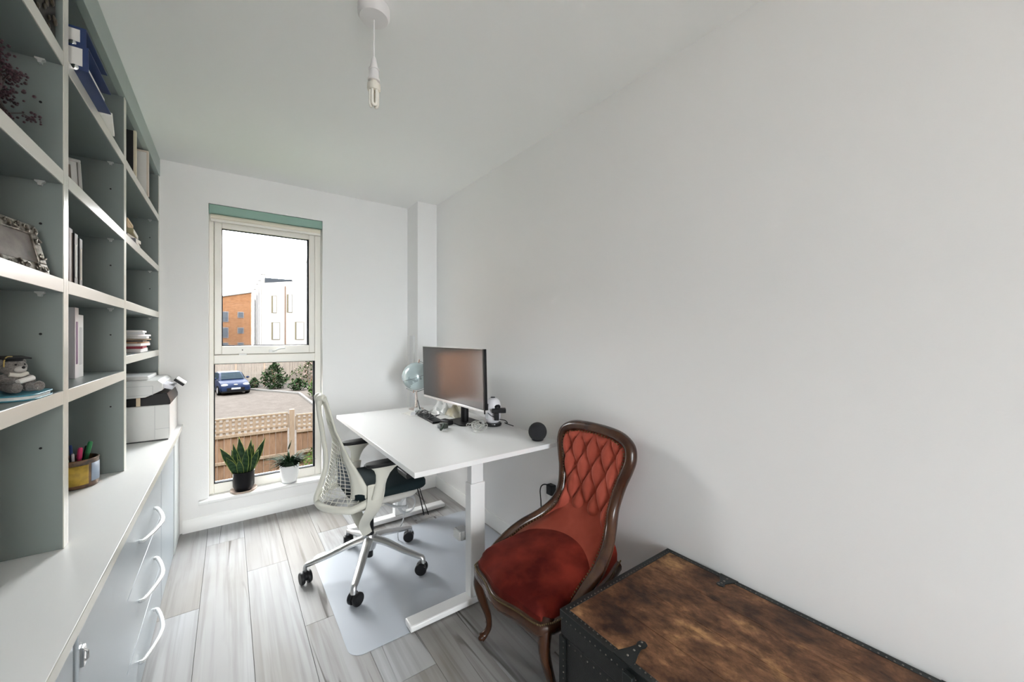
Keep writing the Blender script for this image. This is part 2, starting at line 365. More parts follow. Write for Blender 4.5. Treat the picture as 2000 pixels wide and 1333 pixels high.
# garden fence with trellis top
FW = mat('larch_board', spec=0, col=(.105, .069, .047), rough=.8, col2=(.080, .050, .033), nscale=6, stretch=(6, 6, .6), rnd=.14)
FT = mat('pale_timber', spec=0, col=(.125, .10, .077), rough=.8, col2=(.105, .08, .06), nscale=8, stretch=(4, 4, .6))
def garden_fence(x0, x1, y, ztop, label):
    fe = thing('garden_fence', label, 'fence', ((x0+x1)/2, y, ZG+.03))
    n = round((x1-x0)/.145)
    for i in range(n):
        a = x0+(x1-x0)*i/n; off = .012*(i % 2)
        bx('fence_board', FW, fe, a+.003, a+(x1-x0)/n-.003, y-.012+off, y+.008+off, ZG+.03, ztop-.47)
    bx('rail', FT, fe, x0, x1, y-.045, y-.016, ztop-.54, ztop-.46, bevel=.004); bx('rail', FT, fe, x0, x1, y-.045, y-.016, ZG+.52, ZG+.60, bevel=.004)
    bx('rail', FT, fe, x0, x1, y-.03, y+.01, ztop-.40, ztop-.33, bevel=.004); bx('rail', FT, fe, x0, x1, y-.03, y+.01, ztop-.05, ztop, bevel=.004)
    k = round((x1-x0)/.135)
    for i in range(k+1):
        a = x0+(x1-x0)*i/k
        bx('trellis_upright', FT, fe, a-.036, a+.036, y-.02, y-.004, ztop-.46, ztop-.05)
    bx('trellis_slat', FT, fe, x0, x1, y-.004, y+.012, ztop-.165, ztop-.105); bx('trellis_slat', FT, fe, x0, x1, y-.004, y+.012, ztop-.285, ztop-.225)
    return fe
garden_fence(-1.6, 1.37, 13.0, -.93, 'larch board garden fence with square trellis top below the window')
garden_fence(1.60, 3.4, 13.0, -1.02, 'shorter larch fence panel with trellis beyond the pale post')
tag(bx('fence_post', FT, None, 1.42, 1.545, 12.94, 13.06, ZG+.03, -.86, bevel=.006, loc=(1.48, 13.0, ZG+.03)), 'pale square timber post between the two garden fence panels', 'post')
# far boundary fence
FF = mat('weathered_fence', spec=0, col=(.098, .086, .073), rough=.85, col2=(.075, .066, .058), nscale=3, stretch=(5, 5, .5), rnd=.12)
ff = thing('boundary_fence', 'long weathered close board fence at the far side of the car park', 'fence', (1, 36.6, ZG))
x = -7.0; k = 0
while x < 9.5:
    bx('post', FT if k % 3 else FF, ff, x-.06, x+.06, 36.5, 36.62, ZG, -.62)
    g = G(); 
    for q in range(11): g.box(x+.07+q*.157, x+.07+q*.157+.150, 36.56+.014*(q % 2), 36.585+.014*(q % 2), ZG+.12, -.78)
    g.obj('panel', FF, ff, smooth=False)
    bx('gravel_board', mat('concrete', spec=0, col=(.07, .069, .066), rough=.9), ff, x+.06, x+1.79, 36.55, 36.60, ZG, ZG+.12)
    x += 1.85; k += 1
# kerb of the planting bed
kp = [(1.3, 34.6), (3.9, 30.2), (3.92, 27.4), (3.94, 24.6), (3.96, 21.0)]
kb = thing('kerb', 'pale concrete kerb edging the planting bed of the car park', 'kerb', (3.5, 28, ZG))
for (a, b) in zip(kp[:-1], kp[1:]):
    dx, dy = b[0]-a[0], b[1]-a[1]; L = math.hypot(dx, dy)
    G().obox(((a[0]+b[0])/2, (a[1]+b[1])/2, ZG+.06), (L, .14, .12), (0, 0, math.atan2(dy, dx))).obj('kerb_stone', MATS['concrete'], kb, bevel=.01)
# shrubs
def shrub(name, label, c, rx, ry, h, n, m, leaf=.16, seed=1, group=None, flowers=None):
    rd = random.Random(seed); t = thing(name, label, 'shrub', (c[0], c[1], ZG), group)
    g = G()
    for i in range(n):
        a = rd.uniform(0, 2*PI); r = math.sqrt(rd.random()); z = rd.random()
        sh = math.sin(PI*min(1, .18+.82*z)) if z > .1 else .6
        p = Vector((c[0]+rx*r*math.cos(a)*sh, c[1]+ry*r*math.sin(a)*sh, ZG+.05+h*z*(1-.25*r*rd.random())))
        M = Euler((rd.uniform(-1, 1), rd.uniform(-1, 1), rd.uniform(0, 6.3))).to_matrix()
        s = leaf*rd.uniform(.6, 1.3)
        vs = [M @ Vector(q)+p for q in [(-s, 0, 0), (0, -s*.4, s*.1), (s, 0, 0), (0, s*.4, s*.1)]]
        g.add(vs, [(0, 1, 2, 3)], 1 if flowers and rd.random() < .22 else 0)
    o = g.obj('foliage', [m, flowers] if flowers else m, t, smooth=False, fix=False); o['kind'] = 'stuff'
    s = G()
    for i in range(5): s.tube([(c[0], c[1], ZG), (c[0]+rd.uniform(-.5, .5)*rx, c[1]+rd.uniform(-.5, .5)*ry, ZG+h*.7)], [.03, .012], 5)
    s.obj('stem', mat('bark', spec=0, col=(.10, .07, .045), rough=.9), t)
LEAF1 = mat('shrub_leaf', spec=0, col=(.011, .020, .009), rough=.7, noise=.5, nscale=4); LEAF2 = mat('shrub_leaf_bright', spec=0, col=(.019, .031, .011), rough=.7, noise=.5, nscale=4)
PINK = mat('pale_blossom', spec=0, col=(.12, .085, .075), rough=.8)
shrub('shrub', 'tall dark green shrub growing against the far boundary fence', (2.75, 34.3, 0), .95, .6, 2.1, 700, LEAF1, .15, 3)
shrub('shrub', 'low green shrub behind the corner of the kerb', (4.1, 32.4, 0), .7, .6, .8, 300, LEAF1, .13, 4)
shrub('shrub', 'bushy green shrub inside the kerb at the side of the car park', (4.75, 27.6, 0), .75, 1.5, 1.45, 700, LEAF2, .13, 5)
shrub('shrub', 'small green shrub beside the parked blue car', (1.55, 35.9, 0), .45, .35, .75, 220, LEAF1, .12, 6)
shrub('flowering_climber', 'climbing plant with pale pink blossom over the boundary fence', (5.3, 35.6, 0), 1.7, .35, 2.0, 520, LEAF2, .12, 8, flowers=PINK)
shrub('shrub', 'bright green bush on the lawn at the foot of the garden fence', (1.95, 12.3, 0), .45, .35, .8, 420, mat('lime_leaf', spec=0, col=(.03, .052, .012), rough=.7, noise=.4, nscale=6), .05, 9)
# buildings
BRICK = mat('orange_brick', spec=0, col=(.053, .0275, .0145), rough=.9, col2=(.040, .020, .0105), nscale=2.2, stretch=(1, 1, 3))
WGL = mat('dark_window_glass', spec=0, col=(.017, .019, .022), rough=.1); WFR = mat('grey_window_frame', spec=0, col=(.05, .05, .052), rough=.5)
def building(name, label, loc): return thing(name, label, 'building', loc)
bk = building('brick_building', 'orange brick apartment block rising behind the white terrace', (-4, 79, ZG))
G().prism([(-14, ZG), (3.0, ZG), (3.0, 8.6), (-.95, 7.66), (-14, 4.6)], 78, 88, 'y').obj('wall', BRICK, bk, smooth=False)
g = G(); g.prism([(-14, 4.6), (-.95, 7.66), (3.1, 8.6), (3.1, 8.75), (-.95, 7.81), (-14, 4.75)], 77.8, 88.2, 'y').obj('roof_edge', mat('zinc', spec=0, col=(.05, .05, .05), rough=.5), bk, smooth=False)
for z1 in (5.3, 2.72, .26, -2.0):
    for (xa, xb, hh) in ((-6.3, -5.3, 1.7), (-3.9, -3.0, 1.0), (-.95, -.12, 1.7), (1.08, 1.92, .98)):
        f = bx('window', WFR, bk, xa, xb, 77.93, 78.02, z1-hh, z1)
        bx('pane', WGL, f, xa+.07, xb-.07, 77.90, 77.94, z1-hh+.07, z1-.07)
wh = building('white_terrace_house', 'white rendered terrace with tall narrow windows and sloping gable', (9, 56, ZG))
G().prism([(3.0, ZG), (16, ZG), (16, 8), (11.5, 8), (7.45, 10.2), (6.05, 7.75), (3.0, 7.3)], 52, 62, 'y').obj('wall', RENDER_W, wh, smooth=False)
SLATE = mat('slate_roof', spec=0, col=(.011, .0125, .0145), rough=.6)
G().prism([(3.33, 7.2), (6.05, 7.72), (6.03, 7.98), (3.33, 8.0)], 52.5, 58, 'y').obj('roof', SLATE, wh, smooth=False)
G().prism([(6.05, 7.75), (7.45, 10.2), (11.5, 8), (11.6, 8.12), (7.45, 10.36), (5.95, 7.8)], 51.9, 62, 'y').obj('verge', mat('pale_verge', spec=0, col=(.09, .09, .09), rough=.6), wh, smooth=False)
for i, (xa, yy, zt) in enumerate([(3.0, 53.4, 8.45), (2.9, 57.4, 8.2), (2.86, 61.4, 8.2), (2.8, 65.4, 7.9)]):
    bx('party_wall', RENDER_W, wh, xa, xa+.42, yy, yy+.5, ZG, zt); bx('coping', MATS['concrete'], wh, xa-.06, xa+.48, yy-.06, yy+.56, zt, zt+.12)
    bx('drainpipe', WFR, wh, xa+.05, xa+.15, yy-.12, yy-.02, ZG, zt-1.5)
bx('terrace_wall', RENDER_W, wh, 3.05, 6, 62, 74, ZG, 7.0)
WREV = mat('window_reveal', spec=0, col=(.035, .031, .022), rough=.7)
for (xa, xb, za, zb) in [(3.88, 4.40, 3.95, 5.95), (5.42, 5.98, 4.05, 6.18), (3.88, 4.72, .88, 2.9), (6.24, 7.2, .87, 2.99), (8.6, 9.5, .87, 2.99), (8.7, 9.2, 4.05, 6.1), (3.88, 4.72, -2.0, -.2)]:
    f = bx('window', WREV, wh, xa, xb, 51.96, 52.02, za, zb)
    bx('pane', mat('pale_window_glass', spec=0, col=(.075, .078, .082), rough=.1), f, xa+.16, xb-.05, 51.93, 51.97, za+.06, zb-.06)
bx('drainpipe', mat('brown_pipe', spec=0, col=(.035, .022, .016), rough=.5), wh, 5.20, 5.30, 51.85, 51.96, ZG, 7.1)

# parked car
def car():
    cx, cy = .02, 34.15; rot = R(10)
    t = thing('car', 'dark blue hatchback parked by the far boundary fence', 'car', (cx, cy, ZG))
    M = Matrix.Rotation(rot, 4, 'Z'); base = Vector((cx, cy, ZG))
    BLUE = mat('dark_blue_paint', (.0035, .0065, .017), .4, spec=.02); CGL = mat('car_glass', (.007, .010, .0125), .3, spec=0)
    def tf(g):
        g.v = [tuple(M @ Vector(p)+base) for p in g.v]; return g
    # front at -y
    sec = [(-1.95, .78, .28, .62), (-1.85, .84, .22, .74), (-1.5, .86, .2, .86), (-1.0, .87, .2, .95), (-.5, .87, .2, 1.0), (.6, .87, .2, 1.02), (1.5, .86, .22, 1.0), (1.9, .80, .3, .92)]
    def ring(y, w, z0, z1): return [(-w*.92, y, z0), (-w, y, z0+.25*(z1-z0)), (-w, y, z0+.62*(z1-z0)), (-w*.93, y, z1-.04), (-w*.75, y, z1), (w*.75, y, z1), (w*.93, y, z1-.04), (w, y, z0+.62*(z1-z0)), (w, y, z0+.25*(z1-z0)), (w*.92, y, z0)]
    def loft(rs):
        g = G(); n = len(rs[0]); vs = [p for r in rs for p in r]
        fs = [(i*n+k, i*n+(k+1) % n, (i+1)*n+(k+1) % n, (i+1)*n+k) for i in range(len(rs)-1) for k in range(n)]
        fs += [tuple(range(n)), tuple(range((len(rs)-1)*n, len(rs)*n))]
        return g.add(vs, fs)
    tf(loft([ring(*s) for s in sec])).obj('body', BLUE, t, ang=45)
    cab = [(-.95, .72, .92, .99), (-.25, .64, .95, 1.44), (.3, .64, .95, 1.49), (1.2, .62, .95, 1.42), (1.75, .66, .92, .98)]
    tf(loft([[(-w-.10, y, z0), (-w, y, z1-.05), (-w+.12, y, z1), (w-.12, y, z1), (w, y, z1-.05), (w+.10, y, z0)] for y, w, z0, z1 in cab])).obj('cabin', BLUE, t, ang=45)
    g = G().add([(-.66, -.93, 1.01), (.66, -.93, 1.01), (.55, -.30, 1.41), (-.55, -.30, 1.41)], [(0, 1, 2, 3)]); g.v = [(x, y-.02, z+.015) for x, y, z in g.v]
    tf(g).obj('windscreen', CGL, t, smooth=False, solid=.01)
    for s in (-1, 1):
        g = G().add([(s*.79, -.72, 1.02), (s*.79, 1.1, 1.05), (s*.68, .95, 1.38), (s*.675, -.2, 1.38)], [(0, 1, 2, 3)]); tf(g).obj('side_window', CGL, t, smooth=False, solid=.02)
        g = G().sphere((s*.60, -1.84, .68), .17, sq=(1.2, .55, .62)); tf(g).obj('headlight', mat('headlamp', (.13, .135, .14), .3, spec=.1), t)
        g = G().sphere((s*.95, -.62, 1.06), .10, sq=(1.1, .6, .75)); tf(g).obj('wing_mirror', BLUE, t)
        for y in (-1.22, 1.28):
            wl = tf(G().lathe([(.20, -.11), (.30, -.11), (.315, -.07), (.315, .07), (.30, .11), (.20, .11)], (s*.80, y, .315), 20, M=Matrix.Rotation(R(90), 3, 'Y'))).obj('wheel', mat('tyre', (.004, .004, .004), .8, spec=0), t)
            tf(G().lathe([(.205, -.115), (.19, .115)], (s*.80, y, .315), 16, M=Matrix.Rotation(R(90), 3, 'Y'))).obj('hub_cap', MATS['headlamp'], wl)
    tf(G().box(-.50, .50, -1.985, -1.93, .33, .50)).obj('grille', MATS['tyre'], t)
    tf(G().box(-.26, .26, -2.0, -1.96, .40, .51)).obj('number_plate', MATS['headlamp'], t)
    tf(G().sphere((0, -1.93, .71), .09, sq=(1.3, .5, .5))).obj('badge', MATS['headlamp'], t)
    tf(G().box(-.80, .80, -1.97, -1.6, .2, .30)).obj('bumper_lip', MATS['tyre'], t)
car()

# ================================================================ BUILT-IN SHELVING
SX, SB = -.358, -.668        # front and back planes of the bookcase
PT = .018
def shelf_unit(y0, y1, zs, label, seed):
    u = thing('bookcase', label, 'bookcase', ((SX+SB)/2, (y0+y1)/2, .712))
    for (a, b) in ((y0, y0+PT), (y1-PT, y1)):
        p = bx('side_panel', PANEL, u, SB, SX-.002, a+.0004, b-.0004, .712, 2.398)
        bx('edging', EDGE, p, SX-.002, SX, a+.0004, b-.0004, .712, 2.289)
    bx('back_panel', PANEL, u, SB-.008, SB, y0, y1, .712, 2.398)
    bx('fascia', FASCIA, u, SX-.018, SX+.004, y0+.0004, y1-.0004, 2.29, 2.3985, bevel=.001)
    bx('top_panel', PANEL, u, SB, SX-.018, y0+PT, y1-PT, 2.29, 2.308)
    for z in zs:
        s = bx('shelf', PANEL, u, SB, SX-.003, y0+PT+.001, y1-PT-.001, z-.036, z, bevel=.0008)
        bx('edging', EDGE, s, SX-.003, SX, y0+PT+.001, y1-PT-.001, z-.036, z, bevel=.0008)
        for xx in (SX-.04, SB+.04):
            G().prism([(xx-.009, z-.0362), (xx+.009, z-.0362), (xx+.009, z-.040), (xx+.004, z-.043), (xx+.003, z-.049), (xx-.003, z-.049), (xx-.004, z-.043), (xx-.009, z-.040)], y1-PT-.012, y1-PT-.0003, 'y').obj('shelf_pin', mat('clear_plastic_pin', (.45, .47, .46), .3), u)
    for z in zs:
        zz = z-.147
        G().lathe([(.003, 0), (.003, .0008)], (SX-.041, y1-PT, zz), 10, M=Matrix.Rotation(R(90), 3, 'X')).obj('pin_hole', BLACK, u)
    return u
Z4 = [1.134, 1.433, 1.722, 2.022+.018]
D1, D2 = 1.5635, 2.3035
shelf_unit(.80, D1, Z4, 'sage grey open bookcase unit holding the silver photo frame and teddy bear', 1)
shelf_unit(D1, D2, Z4, 'sage grey open bookcase unit with blue box files on its top shelf', 2)
shelf_unit(D2, 3.288, [1.196, 1.433, 1.722, 2.04], 'sage grey open bookcase unit above the printer beside the window wall', 3)
# ---------------------------------------------------------------- worktop and base units
CX = -.262
wt = bx('worktop', TOPM, None, SB-.018, -.244, .36, 3.289, .684, .711, bevel=.0015, loc=(-.45, 1.8, .684))
tag(wt, 'long pale grey laminate worktop running below the bookcases', 'worktop')
bx('front_edging', EDGE, wt, -.244, -.2425, .36, 3.289, .685, .7105)
def base_unit(name, label, y0, y1, side=PANEL):
    u = thing(name, label, 'cabinet', (-.45, (y0+y1)/2, 0))
    bx('carcass', side, u, SB-.01, CX-.018, y0+.001, y1-.001, .0, .683)
    return u
def bow_handle(par, yc, zc, L=.33, out=.045):
    pts = [(CX, yc-L/2, zc), (CX+.012, yc-L/2+.004, zc), (CX+out*.75, yc-L/4, zc), (CX+out, yc, zc), (CX+out*.75, yc+L/4, zc), (CX+.012, yc+L/2-.004, zc), (CX, yc+L/2, zc)]
    p = spline(pts, 6)
    return G().tube(p, [.0075]*len(p), 10, flat=.8, up=(0, 0, 1)).obj('handle', mat('satin_handle', (.80, .82, .83), .25, .6), par)
u = base_unit('base_cabinet', 'pale grey base cabinet at the free end of the worktop', .38, 1.19)
bx('door', DRAWER, u, CX-.018, CX, .384, 1.186, .012, .676, bevel=.0012)
u = base_unit('base_cabinet', 'pale grey base cabinet with small chrome catch on its door', 1.205, 1.695)
d = bx('door', DRAWER, u, CX-.016, CX+.003, 1.209, 1.692, .012, .676, bevel=.0012)
G().box(CX+.003, CX+.0085, 1.222, 1.238, .565, .607).tube([(CX+.006, 1.230, .572), (CX+.012, 1.230, .578), (CX+.012, 1.230, .594), (CX+.006, 1.230, .6)], .0025, 8).obj('catch', CHROME, d, bevel=.001)
u = base_unit('drawer_unit', 'pale grey unit of three drawers with white bow handles', 1.697, 2.475)
for i, (z0, z1) in enumerate([(.012, .205), (.209, .436), (.440, .676)]):
    d = bx('drawer', DRAWER, u, CX-.018, CX, 1.700, 2.472, z0, z1, bevel=.0012)
    bow_handle(d, 2.08, [.108, .328, .542][i])
u = base_unit('base_cabinet', 'plain pale grey base cabinet between drawers and the end filler', 2.477, 2.972)
bx('door', DRAWER, u, CX-.018, CX, 2.480, 2.969, .012, .676, bevel=.0012)
u = base_unit('base_cabinet', 'narrow pale end cabinet closing the run against the window wall', 2.985, 3.272)
bx('door', mat('pale_end_panel', (.60, .63, .63), .35), u, CX-.018, CX+.004, 2.988, 3.270, .004, .680, bevel=.0012)

# ================================================================ SHELF CONTENTS
BLUE = mat('royal_blue_card', S((32, 52, 98)), .5); NAVY = mat('navy_card', S((48, 56, 92)), .5)
def box_file(y0, y1, x0, x1, z0, h, label, m):
    t = thing('box_file', label, 'box file', ((x0+x1)/2, (y0+y1)/2, z0), 'blue box files on the top shelf')
    g = G().box(x0, x1, y0, y1, z0, z0+.003).box(x0, x1, y0, y1, z0+h-.003, z0+h).box(x0, x1, y0, y0+.003, z0+.003, z0+h-.003)
    g.box(x0, x0+.003, y0+.003, y1, z0+.003, z0+h-.003)
    g.obj('cover', m, t, smooth=False)
    bx('spine_label', PAPER, t, x0+.10, x1-.012, y0-.001, y0, z0+.012, z0+h-.008)
    G().box(x0+.02, x1-.012, y0+.02, y1-.02, z0+.003, z0+h*.55).obj('papers', PAPER, t, smooth=False)
    G().lathe([(.009, 0), (.006, .002)], (x1-.028, y0, z0+.006), 16, M=Matrix.Rotation(R(90), 3, 'X')).obj('finger_ring', CHROME, t)
    return t
box_file(1.622, 1.885, -.62, -.328, 2.0405, .070, 'royal blue box file lying under the other on the top shelf', BLUE)
box_file(1.628, 1.870, -.62, -.334, 2.1110, .055, 'royal blue box file lying on top of the other box file', BLUE)
g = G().obox((-.415, 1.985, 2.048), (.15, .19, .012), (0, 0, R(8))); tag(g.obj('paper_pile', PAPER, loc=(-.415, 1.985, 2.042), bevel=.002), 'loose cream papers lying beside the blue box files', 'papers')
tag(G().lathe([(.016, 0), (.019, .004), (.019, .022), (.012, .03)], (-.375, 1.93, 2.0545), 20).obj('red_reel', mat('red_plastic', (.55, .04, .05), .35), loc=(-.375, 1.93, 2.0545)), 'small red plastic reel lying on the loose papers by the box files', 'reel')
# top shelf of first unit
bf = thing('binder', 'black lever arch binder upright on the top shelf beside the dark box', 'binder', (-.48, 1.34, 2.0405))
bx('cover', BLACK, bf, -.62, -.372, 1.30, 1.372, 2.0405, 2.284, bevel=.004); bx('label', PAPER, bf, -.3725, -.3715, 1.315, 1.357, 2.06, 2.10)
bf = thing('ornate_box', 'dark carved box standing on the top shelf beside the black binder', 'box', (-.48, 1.45, 2.0405))
bx('body', mat('ebony', (.010, .008, .0075), .5, spec=.1), bf, -.62, -.368, 1.392, 1.530, 2.0405, 2.282, bevel=.006)
g = G(); rd = random.Random(5)
for i in range(26): g.sphere((-.366, 1.402+rd.random()*.116, 2.055+rd.random()*.215), .006+.006*rd.random(), 8, 6, sq=(.4, 1, 1))
o = g.obj('carving', mat('carved_bronze', (.05, .038, .024), .5, .2), bf); o['kind'] = 'stuff'
# bead tree on second shelf
bt = thing('bead_tree', 'small wire tree with purple bead leaves on the shelf above the silver frame', 'ornament', (-.40, 1.33, 1.7225))
g = G(); rd = random.Random(11); beads = G()
G().sphere((-.40, 1.33, 1.7345), .012, sq=(2.6, 2.6, 1)).obj('base', mat('grey_stone', (.2, .19, .18), .8), bt)
trunk = spline([(-.40, 1.33, 1.735), (-.395, 1.345, 1.765), (-.405, 1.325, 1.795), (-.395, 1.318, 1.83), (-.40, 1.30, 1.86)], 5); g.tube(trunk, [.0055-.003*i/len(trunk) for i in range(len(trunk))], 7)
for i in range(18):
    b = trunk[5+int(rd.random()*(len(trunk)-6))]; d = Vector((rd.uniform(-.5, .7), rd.uniform(-1, 1), rd.uniform(-.5, .7))).normalized()*rd.uniform(.02, .062)
    e = b+d; g.tube([b, b+d*.5+Vector((0, 0, .008)), e], [.0017, .0013, .001], 5)
    for k in range(22):
        q = b+d*rd.uniform(.55, 1.1)+Vector((rd.gauss(0, .0075), rd.gauss(0, .0075), rd.gauss(0, .0065)))
        beads.sphere(q, rd.uniform(.002, .0036), 6, 4)
g.obj('wire_branch', mat('dark_wire', (.03, .02, .018), .5), bt)
o = beads.obj('bead', mat('purple_bead', (.055, .020, .030), .35, noise=.5, nscale=60), bt); o['kind'] = 'stuff'
# ornate silver frame
def frame_obj(name, label, c, yaw, tilt, w_, h_, bw, mframe, mpic, ornate=False, mount=None):
    """picture frame: local x across, y out of face, z up; bottom centre at c; yaw about z; tilt leans back"""
    t = thing(name, label, 'photo frame', c)
    M = Matrix.Translation(c) @ Matrix.Rotation(yaw, 4, 'Z') @ Matrix.Rotation(tilt, 4, 'X')
    def tf(g): g.v = [tuple(M @ Vector(p)) for p in g.v]; return g
    th = .014
    g = G().box(-w_/2, w_/2, -th/2, th/2, 0, bw).box(-w_/2, w_/2, -th/2, th/2, h_-bw, h_).box(-w_/2, -w_/2+bw, -th/2, th/2, bw, h_-bw).box(w_/2-bw, w_/2, -th/2, th/2, bw, h_-bw)
    f = tf(g).obj('frame', mframe, t, bevel=.002)
    tf(G().box(-w_/2+bw, w_/2-bw, -.003, .001, bw, h_-bw)).obj('picture', mpic, t, smooth=False)
    tf(G().box(-w_/2+.004, w_/2-.004, th/2, th/2+.003, .004, h_-.004)).obj('backing', DGREY, t, smooth=False)
    if mount is not None:
        q = bw+.014
        g = G().box(-w_/2+bw, w_/2-bw, -.0045, -.003, bw, q).box(-w_/2+bw, w_/2-bw, -.0045, -.003, h_-q, h_-bw).box(-w_/2+bw, -w_/2+q, -.0045, -.003, q, h_-q).box(w_/2-q, w_/2-bw, -.0045, -.003, q, h_-q)
        tf(g).obj('mount', mount, t, smooth=False)
    if ornate:
        g = G(); rd = random.Random(3)
        def scroll(cx, cz, r, a0, s):
            p = []
            for k in range(14):
                a = a0+s*k*.42; rr = r*(1-k/16); p.append((cx+rr*math.cos(a), -th/2-.002, cz+rr*math.sin(a)))
            g.tube(p, [.0028*(1-k/20) for k in range(14)], 6)
        n1 = int(w_/.026); n2 = int(h_/.026)
        for i in range(n1):
            x = -w_/2+bw*.5+(w_-bw)*i/(n1-1)
            for z in (bw/2, h_-bw/2): scroll(x, z, bw*.42, rd.uniform(0, 6), rd.choice((-1, 1)))
        for i in range(1, n2-1):
            z = bw/2+(h_-bw)*i/(n2-1)
            for x in (-w_/2+bw/2, w_/2-bw/2): scroll(x, z, bw*.42, rd.uniform(0, 6), rd.choice((-1, 1)))
        tf(g).obj('scrollwork', mframe, f)
    # easel strut
    st = G().add([(-.02, th/2+.003, h_*.7), (.02, th/2+.003, h_*.7), (.03, th/2+.003+h_*.22, h_*.10+.02), (-.03, th/2+.003+h_*.22, h_*.10+.02)], [(0, 1, 2, 3)])
    tf(st).obj('strut', DGREY, t, smooth=False, solid=.003)
    return t
SILV = mat('antique_silver', (.34, .31, .27), .32, .9, noise=.55, nscale=90)
PIC1 = mat('faded_photo', (.30, .26, .235), .25, col2=(.10, .085, .075), nscale=9)
frame_obj('photo_frame', 'ornate silver photo frame with a soft brown portrait on the bookcase shelf', (-.396, 1.367, 1.4345), R(90-12), R(-13), .23, .122, .025, SILV, PIC1, ornate=True)
# teddy bear
tb = thing('plate_book', 'turquoise rounded book lying flat under the grey teddy bear', 'book', (-.42, 1.42, 1.1345))
ol = [(-.42+.062*math.copysign(abs(math.cos(a))**.45, math.cos(a)), 1.42+.082*math.copysign(abs(math.sin(a))**.45, math.sin(a))) for a in [2*PI*k/40 for k in range(40)]]
G().prism(ol, 1.1345, 1.1375).prism(ol, 1.1445, 1.1475).obj('cover', mat('turquoise_cover', S((70, 140, 160)), .4), tb, bevel=.001)
ol2 = [((x+.42)*.94-.42, (y-1.42)*.95+1.42) for x, y in ol]; G().prism(ol2, 1.1375, 1.1445).obj('pages', PAPER, tb, smooth=False)
def bear():
    b0 = Vector((-.412, 1.425, 1.1478)); t = thing('teddy_bear', 'small grey teddy bear in a black mortarboard sitting on the turquoise book', 'toy', tuple(b0))
    FUR = mat('grey_plush', (.27, .25, .235), .95, noise=.35, nscale=220, bump=.6, bscale=420, sheen=.3)
    fw = Vector((.80, -.60, 0)).normalized(); sd_ = Vector((-fw.y, fw.x, 0))
    def P(f, s_, z): return b0+fw*f+sd_*s_+Vector((0, 0, z))
    Mz = Matrix(((fw.x, sd_.x, 0), (fw.y, sd_.y, 0), (0, 0, 1)))
    g = G().sphere(P(0, 0, .024), .024, 20, 14, sq=(.95, 1.05, 1.0), M=Mz)
    for s_ in (-1, 1):
        g.tube([P(.008, s_*.012, .014), P(.024, s_*.018, .011), P(.036, s_*.021, .012)], [.011, .0105, .009], 10); g.sphere(P(.038, s_*.021, .0135), .0105, 12, 8, sq=(.8, 1, 1.15), M=Mz)
        g.tube([P(.002, s_*.018, .037), P(.016, s_*.024, .030), P(.026, s_*.016, .029)], [.0085, .008, .0075], 10)
    g.sphere(P(.003, 0, .060), .0205, 20, 14, sq=(.95, 1.1, .92), M=Mz)
    for s_ in (-1, 1): g.sphere(P(-.002, s_*.020, .072), .0075, 12, 8, sq=(.6, 1, 1), M=Mz)
    g.obj('body', FUR, t)
    G().sphere(P(.020, 0, .055), .0095, 14, 10, sq=(.9, 1.15, .85), M=Mz).obj('muzzle', mat('pale_plush', (.48, .46, .44), .95), t)
    g = G().sphere(P(.028, 0, .059), .0032, 8, 6)
    for s_ in (-1, 1): g.sphere(P(.0195, s_*.008, .066), .0022, 8, 6)
    g.obj('eyes_and_nose', BLACK, t)
    g = G().lathe([(.016, .070), (.017, .079), (.012, .082)], tuple(P(0, 0, 0)), 18); z = .0825
    c = P(0, 0, z); g.obox(tuple(c), (.046, .046, .0025), (R(6), 0, R(35)))
    hat = g.obj('mortarboard', mat('black_felt', (.012, .012, .014), .9), t)
    G().tube(spline([P(0, 0, .0845), P(.012, -.018, .0845), P(.014, -.024, .076), P(.013, -.024, .062)], 4), .0012, 6).obj('tassel', mat('gold_thread', (.5, .36, .1), .5), hat)
    G().tube([P(.030, -.012, .026), P(.030, .016, .034)], .0062, 12).obj('scroll', PAPER, t)
    G().tube(spline([P(.014, -.016, .044), P(.02, 0, .041), P(.014, .016, .044)], 5), .005, 8).obj('ribbon', mat('cream_ribbon', (.72, .69, .62), .7), t)
bear()
bxx = thing('small_box', 'small cream card box behind the teddy bear', 'box', (-.56, 1.28, 1.1345))
bx('body', mat('cream_card', (.66, .60, .47), .7), bxx, -.63, -.50, 1.22, 1.345, 1.1345, 1.215, bevel=.002); bx('lid', mat('cream_card_lid', (.72, .67, .55), .7), bxx, -.632, -.498, 1.218, 1.347, 1.2155, 1.238, bevel=.002)
# small frame, books, white files
frame_obj('photo_frame', 'small white mounted photo frame on the shelf under the blue box files', (-.45, 1.87, 1.7225), R(25), R(-12), .12, .155, .010, mat('silver_thin', (.55, .54, .52), .3, .8), mat('dim_photo', (.22, .17, .14), .3, col2=(.40, .36, .32), nscale=22), mount=PAPER)
def book(name, label, x1, y0, y1, z, h, dep, m, group=None, band=None):
    t = thing(name, label, 'book', (x1-dep/2, (y0+y1)/2, z), group); th = .003
    g = G().box(x1-dep, x1-th, y0, y0+th, z, z+h).box(x1-dep, x1-th, y1-th, y1, z, z+h).box(x1-th, x1, y0, y1, z, z+h)
    g.obj('cover', m, t, bevel=.0008, smooth=False)
    bx('pages', PAPER, t, x1-dep+.004, x1-th, y0+th, y1-th, z+.004, z+h-.004)
    if band: bx('spine_title', band, t, x1, x1+.0006, y0+(y1-y0)*.25, y1-(y1-y0)*.25, z+h*.2, z+h*.8)
    return t
